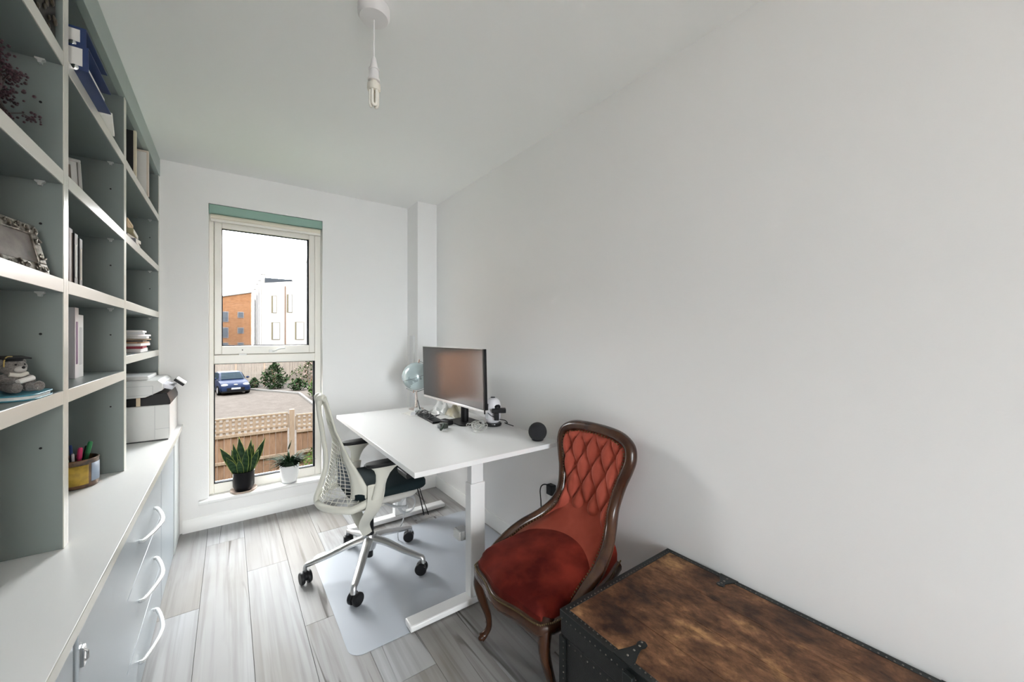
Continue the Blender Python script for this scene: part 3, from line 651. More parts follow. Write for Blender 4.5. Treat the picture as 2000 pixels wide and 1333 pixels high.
bk_ = [('brown hardback', .034, .188, (.10, .055, .035), None), ('black hardback with pale spine lettering', .026, .178, (.015, .015, .016), PAPER), ('white hardback', .024, .182, (.72, .72, .70), mat('grey_print', (.30, .31, .32), .7)), ('dark grey hardback with pale spine lettering', .028, .172, (.045, .042, .04), mat('tan_print', (.42, .36, .27), .7))]
y = 1.795
for i, (nm, tk, h, c, bd) in enumerate(bk_):
    book('hardback_book', nm + ' in the short row below the small frame', -.405+.004*(i % 2), y, y+tk, 1.4335, h, .13, mat('book_cloth_%d' % i, c, .55), 'short row of upright books', bd); y += tk+.0015
t = book('magazine_file', 'white box set standing upright on the lowest shelf above the pen pot', -.43, 2.005, 2.062, 1.1345, .222, .17, mat('pale_grey_card', (.66, .67, .68), .55), None, mat('grey_print2', (.50, .51, .53), .7))
t = book('hardback_book', 'slim purple edged white book beside the upright box set', -.428, 1.958, 1.998, 1.1345, .245, .17, mat('white_purple_card', (.70, .68, .70), .5), None, mat('purple_print', (.16, .06, .16), .6))
# pen pot
px_, py_ = -.472, 2.165
pp = thing('pen_pot', 'round tin pen pot with yellow label holding pens on the worktop', 'pen pot', (px_, py_, .7115))
G().lathe([(.060, 0), (.062, .004), (.062, .10), (.064, .104), (.060, .106), (.058, .10), (.058, .006), (.001, .005)], (px_, py_, .7115), 40).obj('tin', mat('dark_printed_tin', (.045, .03, .025), .3, col2=(.22, .12, .06), nscale=40), pp)
def label_arc(a0, a1, z0, z1, r, m, nm):
    G().grid(lambda u_, v_: (px_+r*math.cos(a0+(a1-a0)*u_), py_+r*math.sin(a0+(a1-a0)*u_), .7115+z0+(z1-z0)*v_), 20, 1).obj(nm, m, pp, fix=False, solid=.0006)
label_arc(R(-128), R(-46), .014, .086, .0627, mat('mustard_label', S((206, 170, 70)), .5, noise=.25, nscale=60), 'label')
label_arc(R(-38), R(10), .02, .088, .0627, mat('pale_blue_label', S((150, 165, 185)), .5), 'label')
rd = random.Random(4)
for i, (nm, col, a, r0, h) in enumerate([('green highlighter pen', (.02, .22, .07), -10, .03, .165), ('pink highlighter pen', (.62, .03, .14), -60, .028, .150), ('pale green marker pen', (.12, .45, .20), -110, .040, .130), ('wooden ruler', (.60, .42, .24), -150, .035, .160), ('black pen', (.02, .02, .025), 40, .02, .145), ('blue pen', (.04, .08, .3), 120, .03, .15), ('clear striped pen', (.4, .36, .38), -85, .045, .135), ('red pen', (.45, .03, .03), 175, .04, .15)]):
    d0 = Vector((px_+r0*.35*math.cos(R(a)), py_+r0*.35*math.sin(R(a)), .7115+.008)); d1 = Vector((px_+(r0+.012)*math.cos(R(a)), py_+(r0+.012)*math.sin(R(a)), .7115+h))
    t = thing('pen', nm + ' standing in the tin pen pot', 'pen' if 'ruler' not in nm else 'ruler', tuple(d0), 'pens in the pen pot')
    if 'ruler' in nm:
        t.name = 'ruler'; v = d1-d0; G().obox(tuple((d0+d1)/2), (.018, .003, v.length), (0, R(-4), R(60))).obj('blade', mat('pen_%d' % i, col, .5), t)
    else:
        rr = .0065 if 'high' in nm or 'marker' in nm else .004
        G().tube([d0, d0.lerp(d1, .72)], rr, 10).obj('barrel', mat('pen_%d' % i, tuple(c*.6 for c in col), .35), t)
        G().tube([d0.lerp(d1, .72), d0.lerp(d1, .97), d1], [rr*1.15, rr*1.1, rr*.7], 10).obj('cap', mat('pencap_%d' % i, col, .3), t)
tag(G().obox((-.535, 2.02, .7175), (.05, .075, .012), (0, 0, R(20))).obj('wallet', mat('dark_leather', (.03, .018, .015), .4), loc=(-.535, 2.02, .7115), bevel=.004), 'small dark leather case on the worktop beside the pen pot', 'case')
# third unit
t = thing('picture_panel', 'black picture panel with cream edge standing on the top shelf', 'picture', (-.49, 2.60, 2.0405))
bx('face', mat('matt_black_card', (.006, .006, .007), .7), t, -.64, -.376, 2.596, 2.600, 2.0405, 2.276); bx('edge_strip', mat('cream_edge', (.70, .64, .48), .6), t, -.376, -.366, 2.596, 2.615, 2.0405, 2.278, bevel=.001); bx('back', MATS['cream_edge'], t, -.64, -.376, 2.600, 2.615, 2.0405, 2.276)
t = thing('picture_panel', 'white blank canvas in a thin pale frame behind the black panel', 'picture', (-.49, 2.87, 2.0405))
bx('canvas', mat('white_canvas', (.78, .77, .75), .7), t, -.632, -.362, 2.862, 2.872, 2.048, 2.276)
g = G().box(-.64, -.354, 2.858, 2.878, 2.0405, 2.048).box(-.64, -.354, 2.858, 2.878, 2.276, 2.284).box(-.64, -.632, 2.858, 2.878, 2.048, 2.276).box(-.362, -.354, 2.858, 2.878, 2.048, 2.276); g.obj('frame', mat('pale_wood', (.66, .58, .50), .5), t, smooth=False)
z = 1.7225
for i, (nm, c, h, dx, dy, rz) in enumerate([('grey bound book at the bottom of the small pile under the black panel', (.22, .21, .24), .022, .0, .0, 4), ('dark patterned book in the small pile under the black panel', (.10, .10, .13), .020, -.01, -.01, -6), ('olive book in the small pile under the black panel', (.35, .31, .18), .024, -.005, -.02, 3), ('tan card box on top of the small pile under the black panel', (.58, .44, .26), .040, -.02, -.05, 2)]):
    t = thing('book' if i < 3 else 'card_box', nm, 'book' if i < 3 else 'box', (-.45+dx, 2.63+dy, z), 'pile under the black panel')
    G().obox((-.45+dx, 2.63+dy, z+h/2), (.17, .22-.02*i, h), (0, 0, R(rz))).obj('cover', mat('pile_%d' % i, c, .6), t, bevel=.002)
    if i < 3: G().obox((-.45+dx, 2.63+dy, z+h/2), (.173, .212-.02*i, h*.7), (0, 0, R(rz))).obj('pages', PAPER, t)
    else: G().obox((-.45+dx, 2.63+dy, z+h-.006), (.174, .166, .0125), (0, 0, R(rz))).obj('lid', mat('pale_tan_card', (.66, .52, .34), .6), t, bevel=.001)
    z += h+.0006
z = 1.1965
rd = random.Random(21)
pcols = [(.78, .77, .76), (.30, .03, .05), (.76, .75, .74), (.50, .30, .18), (.10, .08, .07), (.42, .33, .24), (.80, .79, .78), (.78, .77, .77), (.70, .70, .72), (.81, .80, .79)]
pn = ['white magazines', 'dark red folder', 'white stapled report', 'tan envelope', 'black folder', 'brown card folder', 'white letters', 'white printed sheets', 'pale grey sheets', 'loose white sheets on top']
for i, c in enumerate(pcols):
    h = [.020, .012, .014, .007, .008, .007, .012, .010, .009, .010][i]
    rx, ry = rd.uniform(-.008, .008), rd.uniform(-.015, .015); rz = rd.uniform(-7, 7)
    G_ = G().obox((-.465+rx, 2.83+ry, z+h/2), (.205-.004*(i % 3), .29, h), (0, 0, R(rz)))
    tag(G_.obj('paper_stack', mat('stack_%d' % i, c, .7), loc=(-.465+rx, 2.83+ry, z), bevel=.0015), pn[i] + ' in the untidy paper pile above the printer', 'papers', 'paper pile above the printer')
    z += h+.0005
# printer
pr = thing('printer', 'white multifunction printer with black output tray on the worktop', 'printer', (-.44, 3.03, .7115))
PW_ = mat('printer_white', (.72, .72, .71), .4); y0, y1, xa, xb = 2.842, 3.235, -.63, -.266
bx('body', PW_, pr, xa, xb, y0, y1, .7145, .905, bevel=.006)
bx('foot_seam', DGREY, pr, xa+.01, xb-.006, y0-.0006, y0+.002, .7118, .7165)
G().box(xb-.062, xb-.0605, y0-.0007, y0+.001, .722, .90).box(xb-.06, xb-.002, y0-.0007, y0+.001, .775, .7765).obj('panel_seam', GREYP, pr, smooth=False)
G().prism([(xa, .905), (xb+.002, .905), (xb+.002, .925), (xb-.012, .968), (xb-.06, .968), (xb-.10, .948), (xa, .942)], y0+.002, y1, 'y').obj('output_tray', BLACK, pr, bevel=.003)
G().prism([(xa, .944), (xb-.10, .950), (xb-.062, .968), (xb-.03, .985), (xb-.03, 1.022), (xb-.05, 1.04), (xa, 1.04)], y0, y1, 'y').obj('scanner', PW_, pr, bevel=.004)
bx('document_feeder', PW_, pr, xa+.02, xb-.09, y0+.03, y1-.06, 1.0405, 1.062, bevel=.006)
G().box(xb-.20, xb-.07, y0-.0006, y0+.001, .962, .9635).box(xb-.20, xb-.07, y0-.0006, y0+.001, 1.010, 1.0115).box(xb-.07, xb-.0685, y0-.0006, y0+.001, .962, 1.0115).obj('scanner_seam', GREYP, pr, smooth=False)
bx('status_tab', mat('tan_tab', (.65, .52, .36), .5), pr, xb-.135, xb-.118, y0-.003, y0+.001, .905, .950, bevel=.001)
G().obox((xb-.018, y0+.12, 1.0), (.06, .16, .022), (0, R(20), 0)).obj('control_ledge', mat('lilac_grey_plastic', (.66, .66, .72), .35), pr, bevel=.003)
a = G().tube([(xb-.005, y0+.12, 1.0), (xb+.02, y0+.12, 1.008)], .006, 8).obj('screen_arm', GREYP, pr)
s_ = G().obox((xb+.034, y0+.12, 1.017), (.014, .11, .055), (0, R(-48), 0)).obj('touch_panel', BLACK, pr, bevel=.002)
G().obox((xb+.041, y0+.12, 1.0235), (.006, .106, .052), (0, R(-48), 0)).obj('panel_rim', WHITEP, s_)

# ================================================================ PENDANT
pd = thing('pendant_lamp', 'white pendant with bare compact fluorescent bulb hanging from the ceiling', 'lamp', (.398, 1.345, 2.05))
LX, LY = .398, 1.345
PLW = mat('pendant_white', (.80, .78, .78), .4)
G().lathe([(.001, 2.3995), (.052, 2.3995), (.052, 2.372), (.046, 2.362), (.010, 2.358), (.001, 2.358)], (LX, LY, 0), 40).obj('ceiling_rose', PLW, pd)
G().tube([(LX, LY, 2.36), (LX, LY, 2.222)], .0028, 8).obj('flex', PLW, pd)
G().lathe([(.004, 2.232), (.007, 2.226), (.012, 2.200), (.0135, 2.192), (.0175, 2.190), (.0175, 2.186)], (LX, LY, 0), 24).obj('cord_grip', PLW, pd)
G().lathe([(.0155, 2.187), (.0165, 2.160), (.0195, 2.156), (.0195, 2.149), (.0165, 2.148)], (LX, LY, 0), 24).obj('lampholder', PLW, pd)
b = G().lathe([(.012, 2.150), (.013, 2.143), (.0215, 2.138), (.0225, 2.122), (.020, 2.116)], (LX, LY, 0), 24).obj('bulb_base', mat('bulb_cream', (.76, .72, .64), .4), pd)
for k in range(3):
    a = k*2*PI/3+.4; c0 = Vector((LX+.0105*math.cos(a), LY+.0105*math.sin(a), 0)); s1 = Vector((-math.sin(a), math.cos(a), 0))*.0068
    p = [c0+s1+Vector((0, 0, 2.118)), c0+s1+Vector((0, 0, 2.075))]+[c0+s1*math.cos(q)+Vector((0, 0, 2.072-.0068*math.sin(q))) for q in [PI*j/6 for j in range(1, 6)]]+[c0-s1+Vector((0, 0, 2.075)), c0-s1+Vector((0, 0, 2.118))]
    G().tube(p, .0048, 10).obj('tube', mat('phosphor_white', (.86, .83, .76), .25), b)

# ================================================================ DESK
dk = thing('standing_desk', 'white height adjustable desk against the right wall', 'desk', (1.0, 2.19, 0))
bx('tabletop', WHITE, dk, .600, 1.402, 1.487, 2.893, .708, .731, bevel=.0015)
for yy in (1.628, 2.668):
    bx('foot', WHITE, dk, .626, 1.30, yy-.035, yy+.035, .008, .036, bevel=.006)
    bx('leg', WHITE, dk, .925, 1.005, yy-.0275, yy+.0275, .036, .575, bevel=.004)
    bx('leg_inner', WHITE, dk, .932, .998, yy-.022, yy+.022, .575, .690, bevel=.003)
    bx('bracket', WHITE, dk, .70, 1.32, yy-.028, yy+.028, .690, .708)
    bx('foot_pad', BLACK, dk, .63, .66, yy-.02, yy+.02, .0025, .008); bx('foot_pad', BLACK, dk, 1.26, 1.29, yy-.02, yy+.02, .0025, .008)
bx('cross_beam', WHITE, dk, .935, .995, 1.66, 2.64, .668, .690)
bx('cross_beam', WHITE, dk, .90, .925, 1.66, 2.64, .672, .690)
h_ = G().obox((.612, 1.62, .694), (.03, .11, .022), (0, R(-12), 0)).obj('height_control', BLACK, dk, bevel=.003)
g = G()
for q in range(4): g.obox((.5975, 1.585+.022*q, .695), (.002, .010, .008), (0, R(-12), 0))
g.obj('button', GREYP, h_)
# mat
ol = []
def rrect(x0, x1, y0, y1, r, n=8):
    o = []
    for (cx, cy, a0) in ((x1-r, y1-r, 0), (x0+r, y1-r, 90), (x0+r, y0+r, 180), (x1-r, y0+r, 270)):
        for k in range(n+1): a = R(a0+90*k/n); o.append((cx+r*math.cos(a), cy+r*math.sin(a)))
    return o
MATM = bpy.data.materials.new('frosted_vinyl'); MATM.use_nodes = True
n = MATM.node_tree.nodes; l = MATM.node_tree.links; b = n['Principled BSDF']
b.inputs['Base Color'].default_value = (.80, .84, .90, 1); b.inputs['Roughness'].default_value = .30
mx = n.new('ShaderNodeMixShader'); tr = n.new('ShaderNodeBsdfTransparent'); tr.inputs[0].default_value = (.93, .95, .97, 1); mx.inputs[0].default_value = .46
l.new(tr.outputs[0], mx.inputs[1]); l.new(b.outputs[0], mx.inputs[2]); l.new(mx.outputs[0], n['Material Output'].inputs[0])
tag(G().prism(rrect(.388, 1.405, 1.612, 2.512, .055), .0004, .0024).obj('chair_mat', MATM, loc=(.9, 2.06, .0004), bevel=.0006), 'frosted clear vinyl chair mat under the desk', 'mat')
# cables
def cable(name, label, pts, r, m, cat='cable', n=8):
    P = spline(pts, n); return tag(G().tube(P, r, 7).obj(name, m, loc=tuple(Vector(pts[-1]))), label, cat)
cable('power_cable', 'black cable hanging down behind the far desk leg', [(1.03, 2.59, .66), (1.04, 2.60, .45), (1.065, 2.605, .25), (1.10, 2.605, .10), (1.12, 2.60, .006)], .004, BLACK)
cable('power_cable', 'thin black cable hanging in a loop from the desk frame', [(1.06, 2.55, .665), (1.075, 2.60, .50), (1.05, 2.605, .40), (1.07, 2.60, .28), (1.10, 2.60, .16), (1.15, 2.59, .005)], .003, BLACK)
g = G(); cc = Vector((.905, 2.36, .225))
for k in range(5):
    g.tube([cc+Vector((.046*math.cos(a)*(1+.05*k), -.01+.005*k, .05*math.sin(a)*(1+.04*k))) for a in [2*PI*j/24 for j in range(24)]], .0042, 7, closed=True)
g.tube(spline([cc+Vector((0, 0, .05)), cc+Vector((.01, .05, .20)), cc+Vector((.02, .10, .36)), cc+Vector((.022, .12, .438))], 6), .004, 7)
g.tube(spline([cc+Vector((-.02, 0, -.04)), cc+Vector((-.03, -.0, -.10)), cc+Vector((-.06, -.0, -.16)), cc+Vector((-.05, .02, -.2215))], 6), .0035, 7)
tag(g.obj('cable_coil', GREYP, loc=tuple(cc)), 'grey cable coiled and hung under the white desk', 'cable')
pl = thing('footrest_box', 'small pale plastic adapter fixed to the near desk leg', 'adapter', (.915, 1.70, .30))
bx('case', GREYP, pl, .905, .945, 1.656, 1.72, .29, .335, bevel=.003); bx('cover', mat('pale_adapter', (.70, .70, .68), .4), pl, .893, .905, 1.658, 1.718, .292, .333, bevel=.003)
# wall socket
so = thing('wall_socket', 'white wall socket with black plug beside the velvet chair', 'socket', (1.43, 1.60, .44))
bx('plate', WHITEP, so, 1.424, 1.4328, 1.535, 1.62, .375, .46, bevel=.002); bx('plug', BLACK, so, 1.388, 1.4235, 1.548, 1.592, .425, .478, bevel=.004)
g = G().tube(spline([(1.395, 1.57, .478), (1.375, 1.60, .475), (1.375, 1.625, .44), (1.385, 1.63, .36), (1.395, 1.64, .22), (1.39, 1.65, .12), (1.395, 1.66, .006)], 6), .003, 7); g.obj('lead', BLACK, so)

# ---------------------------------------------------------------- things on the desk
ZD = .7313
mo = thing('monitor', 'wide black desktop monitor with silver rim on the white desk', 'monitor', (1.20, 2.19, ZD))
Mx = Matrix.Translation((1.125, 2.19, ZD)) @ Matrix.Rotation(R(2), 4, 'Z') @ Matrix.Rotation(R(-1.5), 4, 'Y')
def tfm(g, M): g.v = [tuple(M @ Vector(p)) for p in g.v]; return g
SILVER = mat('silver_plastic', (.62, .62, .62), .3, .4)
tfm(G().box(0, .016, -.385, .385, .140, .478), Mx).obj('case', BLACK, mo, bevel=.002)
tfm(G().box(-.002, .017, -.384, .386, .126, .1405), Mx).obj('chin', SILVER, mo, bevel=.002)
tfm(G().box(-.002, .016, -.376, .386, .476, .4805), Mx).obj('top_rim', SILVER, mo, bevel=.001)
tfm(G().box(-.0015, .0, -.382, .382, .142, .476), Mx).obj('bezel', BLACKG, mo, smooth=False)
tfm(G().box(-.0022, -.0016, -.370, .374, .146, .470), Mx).obj('screen', mat('dark_screen', (.012, .013, .014), .16, spec=.8), mo, smooth=False)
tfm(G().box(-.003, .0, -.385, -.374, .120, .478), Mx).obj('side_bezel', BLACK, mo, smooth=False)
tfm(G().box(.018, .05, -.20, .20, .18, .42), Mx).obj('back_shell', BLACK, mo, bevel=.012)
G().tube([(1.215, 2.18, ZD+.006), (1.215, 2.18, ZD+.18), (1.17, 2.18, ZD+.26)], [.026, .024, .02], 12).obj('stand', BLACK, mo)
G().prism(rrect(1.135, 1.295, 2.075, 2.285, .035), ZD, ZD+.008).obj('stand_base', BLACK, mo, bevel=.002)
# globe
gx, gy, gz = 1.140, 2.790, .978
gl = thing('globe', 'silver desk globe with pale blue oceans behind the monitor', 'globe', (gx, gy, ZD))
gm = bpy.data.materials.new('globe_map'); gm.use_nodes = True; n = gm.node_tree.nodes; l = gm.node_tree.links; b = n['Principled BSDF']
t_ = n.new('ShaderNodeTexCoord'); x_ = n.new('ShaderNodeTexNoise'); x_.inputs['Scale'].default_value = 9; x_.inputs['Detail'].default_value = 5; r_ = n.new('ShaderNodeValToRGB')
r_.color_ramp.interpolation = 'CONSTANT'; e = r_.color_ramp.elements; e[0].color = (.50, .60, .62, 1); e[1].position = .55; e[1].color = (.30, .36, .37, 1)
l.new(t_.outputs['Object'], x_.inputs['Vector']); l.new(x_.outputs['Fac'], r_.inputs[0]); l.new(r_.outputs[0], b.inputs['Base Color']); b.inputs['Roughness'].default_value = .18; b.inputs['Metallic'].default_value = .25
ball = G().sphere((gx, gy, gz), .105, 40, 24).obj('ball', gm, gl)
ax = Vector((-.30, .12, 1)).normalized(); Mr = Vector((0, 0, 1)).rotation_difference(ax).to_matrix()
vd = Vector((gx, gy, 0)).normalized(); sdv = Vector((-vd.y, vd.x, 0))
arc = [Vector((gx, gy, gz))+sdv*.114*math.cos(a)+Vector((0, 0, 1))*.114*math.sin(a) for a in [R(100+5*k) for k in range(43)]]
G().tube(arc, .0045, 8, flat=.6).obj('meridian_arm', CHROME, gl)
G().tube([Vector((gx, gy, gz))+(arc[0]-Vector((gx, gy, gz)))*1.12, Vector((gx, gy, gz))-(arc[0]-Vector((gx, gy, gz)))*1.10], .0035, 8).obj('axis_pin', mat('copper_pin', (.5, .28, .2), .3, .9), gl)
G().torus if False else None
eq = [Vector((gx, gy, gz))+Mr @ Vector((.1055*math.cos(a), .1055*math.sin(a), 0)) for a in [2*PI*k/48 for k in range(48)]]
G().tube(eq, .0012, 6, closed=True).obj('equator_line', DGREY, gl)
G().lathe([(.055, ZD), (.055, ZD+.006), (.03, ZD+.012), (.012, ZD+.02), (.008, ZD+.05), (.010, ZD+.085), (.007, ZD+.13), (.010, ZD+.138)], (gx+.0, gy, 0), 28).obj('stand', mat('rose_chrome', (.72, .64, .60), .18, .95), gl)
# small dark card display
cd = thing('card_holder', 'small dark printed card leaning in a clear holder by the globe', 'card', (1.115, 2.68, ZD))
G().obox((1.115, 2.68, ZD+.046), (.006, .085, .092), (0, R(-14), R(-20))).obj('card', mat('dark_green_card', (.03, .045, .04), .4), cd)
g = G()
for q, (zz, ww) in enumerate([(.066, .05), (.048, .045), (.036, .045), (.020, .03)]): g.obox((1.1105-.0135+.25*(zz-.0), 2.682, ZD+zz), (.0015, ww, .008 if q else .006), (0, R(-14), R(-20)))
for i_, p in enumerate(g.v): g.v[i_] = (p[0]-.0, p[1], p[2])
g2 = G().obox((1.106, 2.676, ZD+.012), (.05, .10, .024), (0, 0, R(-20)))
g2.obj('holder', mat('clear_acrylic', (.72, .75, .77), .15), cd, bevel=.003)
Mc = Matrix.Translation((1.115, 2.68, ZD+.046)) @ Euler((0, R(-14), R(-20))).to_matrix().to_4x4()
g = G()
for (zz, ww) in ((.022, .055), (.004, .045), (-.008, .05), (-.018, .03)): g.box(-.0042, -.0031, -ww/2, ww/2, zz-.003, zz+.003)
tfm(g, Mc).obj('print', PAPER, cd, smooth=False)
# papers and bags under the monitor
rd = random.Random(9)
def flat_pack(name, label, c, size, rz, m, cat='papers', tilt=0.):
    return tag(G().obox((c[0], c[1], c[2]+size[2]/2), size, (tilt, 0, R(rz))).obj(name, m, loc=(c[0], c[1], c[2]), bevel=min(size)*.25), label, cat)
def crumple(name, label, c, size, m, seed):
    rd = random.Random(seed); ph = [rd.uniform(0, 6) for _ in range(6)]
    def fn(u_, v_):
        x, y = (u_-.5)*size[0], (v_-.5)*size[1]
        e = max(0, (1-(2*u_-1)**4)*(1-(2*v_-1)**4))
        h = size[2]*e*(.55+.25*math.sin(9*u_+ph[0]+3*v_)+.2*math.sin(11*v_+ph[1]-4*u_)+.12*math.sin(23*u_+17*v_+ph[2]))
        return (c[0]+x, c[1]+y, c[2]+.001+h)
    return tag(G().grid(fn, 26, 26).obj(name, m, loc=c, fix=False, solid=.0012, ang=25), label, 'bag')
crumple('paper_bag', 'crumpled white plastic bag on the desk under the monitor', (1.225, 2.555, ZD), (.11, .17, .09), mat('white_film', (.74, .75, .74), .35), 3)
crumple('paper_bag', 'crumpled olive and cream packet on the desk under the monitor', (1.265, 2.39, ZD), (.10, .15, .085), mat('olive_film', (.58, .54, .36), .4, col2=(.74, .73, .68), nscale=9), 5)
flat_pack('letter', 'white letter lying by the foot of the globe', (1.045, 2.63, ZD), (.08, .15, .003), 14, PAPER)
flat_pack('envelope', 'pale grey envelope lying across the letter by the globe', (1.055, 2.60, ZD+.0034), (.06, .11, .003), -24, mat('pale_envelope', (.62, .63, .67), .6))
flat_pack('keyboard_case', 'slim black keyboard case on the desk below the monitor', (1.075, 2.40, ZD), (.075, .30, .012), -4, BLACK, 'case')
g = G(); rd = random.Random(14)
for k in range(7):
    y_ = 2.28+.035*k; p = [(1.055+rd.uniform(-.02, .03)+.03*math.sin(j*1.3+k), y_+rd.uniform(-.04, .04)+.012*j, ZD+.014+abs(math.sin(j*.9+k))*.026) for j in range(6)]
    g.tube(spline(p, 5), .0022, 6)
tag(g.obj('earphone_lead', DGREY, loc=(1.06, 2.38, ZD)), 'tangled dark earphone lead on the slim black case', 'cable')
# desk microphone / power brick
flat_pack('power_brick', 'black rectangular power brick on the desk by the tangled cables', (1.095, 2.195, ZD), (.045, .085, .030), 12, BLACK, 'adapter')
cl = thing('webcam_clip', 'small black folding webcam clip lying near the desk middle', 'clip', (1.02, 2.09, ZD))
G().obox((1.035, 2.115, ZD+.016), (.03, .05, .03), (0, 0, R(20))).obj('body', mat('olive_black', (.05, .055, .045), .5), cl, bevel=.004)
G().tube(spline([(1.03, 2.10, ZD+.026), (1.01, 2.07, ZD+.02), (.985, 2.05, ZD+.009)], 5), .0075, 8).obj('arm', mat('dark_olive_plastic', (.04, .06, .045), .45), cl)
G().obox((1.02, 2.135, ZD+.012), (.035, .03, .022), (0, 0, R(-15))).obj('bracket', GREYP, cl, bevel=.003)
g = G(); rd = random.Random(31)
for k in range(8):
    c0 = Vector((1.195+rd.uniform(-.03, .03), 1.985+rd.uniform(-.06, .05), ZD+.006)); r0 = rd.uniform(.022, .045); ph = rd.uniform(0, 6)
    g.tube([c0+Vector((r0*math.cos(a), r0*1.2*math.sin(a), .003+.014*(1+math.sin(a*2+ph)))) for a in [2*PI*j/22 for j in range(22)]], .0021, 6, closed=True)
tag(g.obj('cable_tangle', mat('clear_grey_cable', (.50, .50, .47), .35), loc=(1.195, 1.985, ZD)), 'tangle of pale clear cable on the desk beside the monitor', 'cable')
tag(G().lathe([(.004, 0), (.011, .003), (.012, .008), (.006, .013)], (1.135, 1.915, ZD), 18).obj('cable_clip', WHITEP, loc=(1.135, 1.915, ZD)), 'tiny round white cable clip on the desk', 'clip')
# toy astronaut shaped camera stand
wx, wy = 1.315, 2.005
wc = thing('desk_camera', 'white and black capsule shaped desk camera on a round black base', 'camera', (wx, wy, ZD))
G().lathe([(.001, 0), (.052, 0), (.055, .006), (.053, .016), (.040, .020)], (wx, wy, ZD), 36).obj('base', BLACKG, wc)
G().lathe([(.034, .019), (.044, .030), (.049, .060), (.049, .115), (.046, .138), (.038, .156), (.022, .168), (.001, .172)], (wx, wy, ZD), 36).obj('body', mat('camera_white', (.74, .73, .76), .35), wc)
G().lathe([(.015, .1695), (.013, .1745), (.001, .1750)], (wx, wy, ZD), 20).obj('top_cap', DGREY, wc)
vw = Vector((-wx, -wy, 0)).normalized(); sv = Vector((vw.y, -vw.x, 0))     # towards the room / to its side
if sv.x < 0: sv = -sv
yaw = math.atan2(vw.y, vw.x)
c = Vector((wx, wy, ZD))
for (zz, m_) in ((.118, BLACKG), (.068, GREYP)): G().obox(tuple(c+vw*.026-sv*.037+Vector((0, 0, zz))), (.030, .020, .040), (0, 0, yaw)).obj('side_panel', m_, wc, bevel=.003)
G().lathe([(.022, 0), (.022, .014), (.014, .022), (.001, .024)], tuple(c+vw*.03+sv*.024+Vector((0, 0, .110))), 24).obj('lens_dome', BLACK, wc)
G().obox(tuple(c+vw*.052+sv*.036+Vector((0, 0, .100))), (.055, .085, .024), (0, 0, yaw)).obj('camera_bar', BLACK, wc, bevel=.004)
G().obox(tuple(c+vw*.062+sv*.022+Vector((0, 0, .066))), (.028, .030, .046), (0, 0, yaw)).obj('clamp', BLACK, wc, bevel=.004)
G().tube(spline([c+vw*.05-sv*.03+Vector((0, 0, .085)), c+vw*.06-sv*.01+Vector((0, 0, .07)), c+vw*.062+sv*.012+Vector((0, 0, .06))], 5), .0022, 6).obj('strap', BLACK, wc)
G().tube(spline([c+sv*.04+vw*.02+Vector((0, 0, .04)), c+sv*.075+vw*.02+Vector((0, 0, .032)), c+sv*.09-vw*.0+Vector((0, 0, .012)), c+sv*.075-vw*.04+Vector((0, 0, .004)), (1.395, 1.90, ZD+.003)], 6), .0024, 6).obj('lead', BLACK, wc)
# smart speaker
spx, spy = 1.315, 1.575
sp = thing('smart_speaker', 'round charcoal fabric smart speaker at the near end of the desk', 'speaker', (spx, spy, ZD))
prof = [(.030, 0.0)]+[(.0485*math.sin(a), .0455-.0485*math.cos(a)) for a in [R(40+5*k) for k in range(28)]]+[(.001, .094)]
G().lathe(prof[1:], (spx, spy, ZD), 40).obj('fabric_shell', mat('charcoal_knit', (.022, .022, .025), .85, bump=.5, bscale=900), sp)
G().lathe([(.026, 0), (.030, .002), (.0312, .0085)], (spx, spy, ZD), 30).obj('base_ring', BLACK, sp)

# ================================================================ OFFICE CHAIR
OX, OY = .628, 2.20
oc = thing('office_chair', 'white lattice back office chair with dark seat and polished five star base', 'chair', (OX, OY, 0))
def L(x, y, z): return Vector((OX+x, OY+y, z))
for k in range(5):
    a = R(25+72*k); d = Vector((math.cos(a), math.sin(a), 0)); s_ = Vector((-d.y, d.x, 0)); c = L(0, 0, 0)
    fl = .0026 if k != 2 else .0026
    p = [c+d*.02+Vector((0, 0, .165)), c+d*.10+Vector((0, 0, .150)), c+d*.20+Vector((0, 0, .118)), c+d*.285+Vector((0, 0, .096)), c+d*.312+Vector((0, 0, .088)), c+d*.318+Vector((0, 0, .060))]
    p = spline(p, 5)
    leg = G().tube(p, [.026-.012*min(1, i/20) for i in range(len(p))], 12, flat=.75, up=(0, 0, 1)).obj('base_leg', ALU, oc)
    cs = c+d*.318
    ca = a+R([40, 75, 20, 60, 100][k]); ax_ = Vector((math.cos(ca), math.sin(ca), 0)); Mw = Vector((0, 0, 1)).rotation_difference(ax_).to_matrix()
    off = Vector((-ax_.y, ax_.x, 0))*.012
    g = G()
    for sg in (-1, 1):
        g.lathe([(.010, -.010), (.028, -.010), (.031, -.006), (.031, .006), (.028, .010), (.010, .010)], tuple(cs+off+ax_*.0165*sg+Vector((0, 0, .0336))), 24, M=Mw)
    cw = g.obj('caster', BLACK, leg)
    G().lathe([(.0215, -.0075), (.0215, .0075)], tuple(cs+off+Vector((0, 0, .040))), 16, M=Mw).obj('caster_hood', BLACK, leg)
G().lathe([(.030, .105), (.036, .125), (.038, .175), (.032, .190)], (OX, OY, 0), 28).obj('hub', ALU, oc)
G().lathe([(.016, .062), (.018, .066), (.018, .115)], (OX, OY, 0), 20).obj('cylinder_tail', BLACK, oc)
G().lathe([(.023, .188), (.021, .20), (.021, .30), (.014, .302), (.014, .37)], (OX, OY, 0), 20).obj('gas_lift', BLACK, oc)
G().obox(tuple(L(.03, 0, .375)), (.26, .15, .055)).obj('tilt_mechanism', mat('warm_grey_plastic', (.50, .49, .46), .5), oc, bevel=.015)
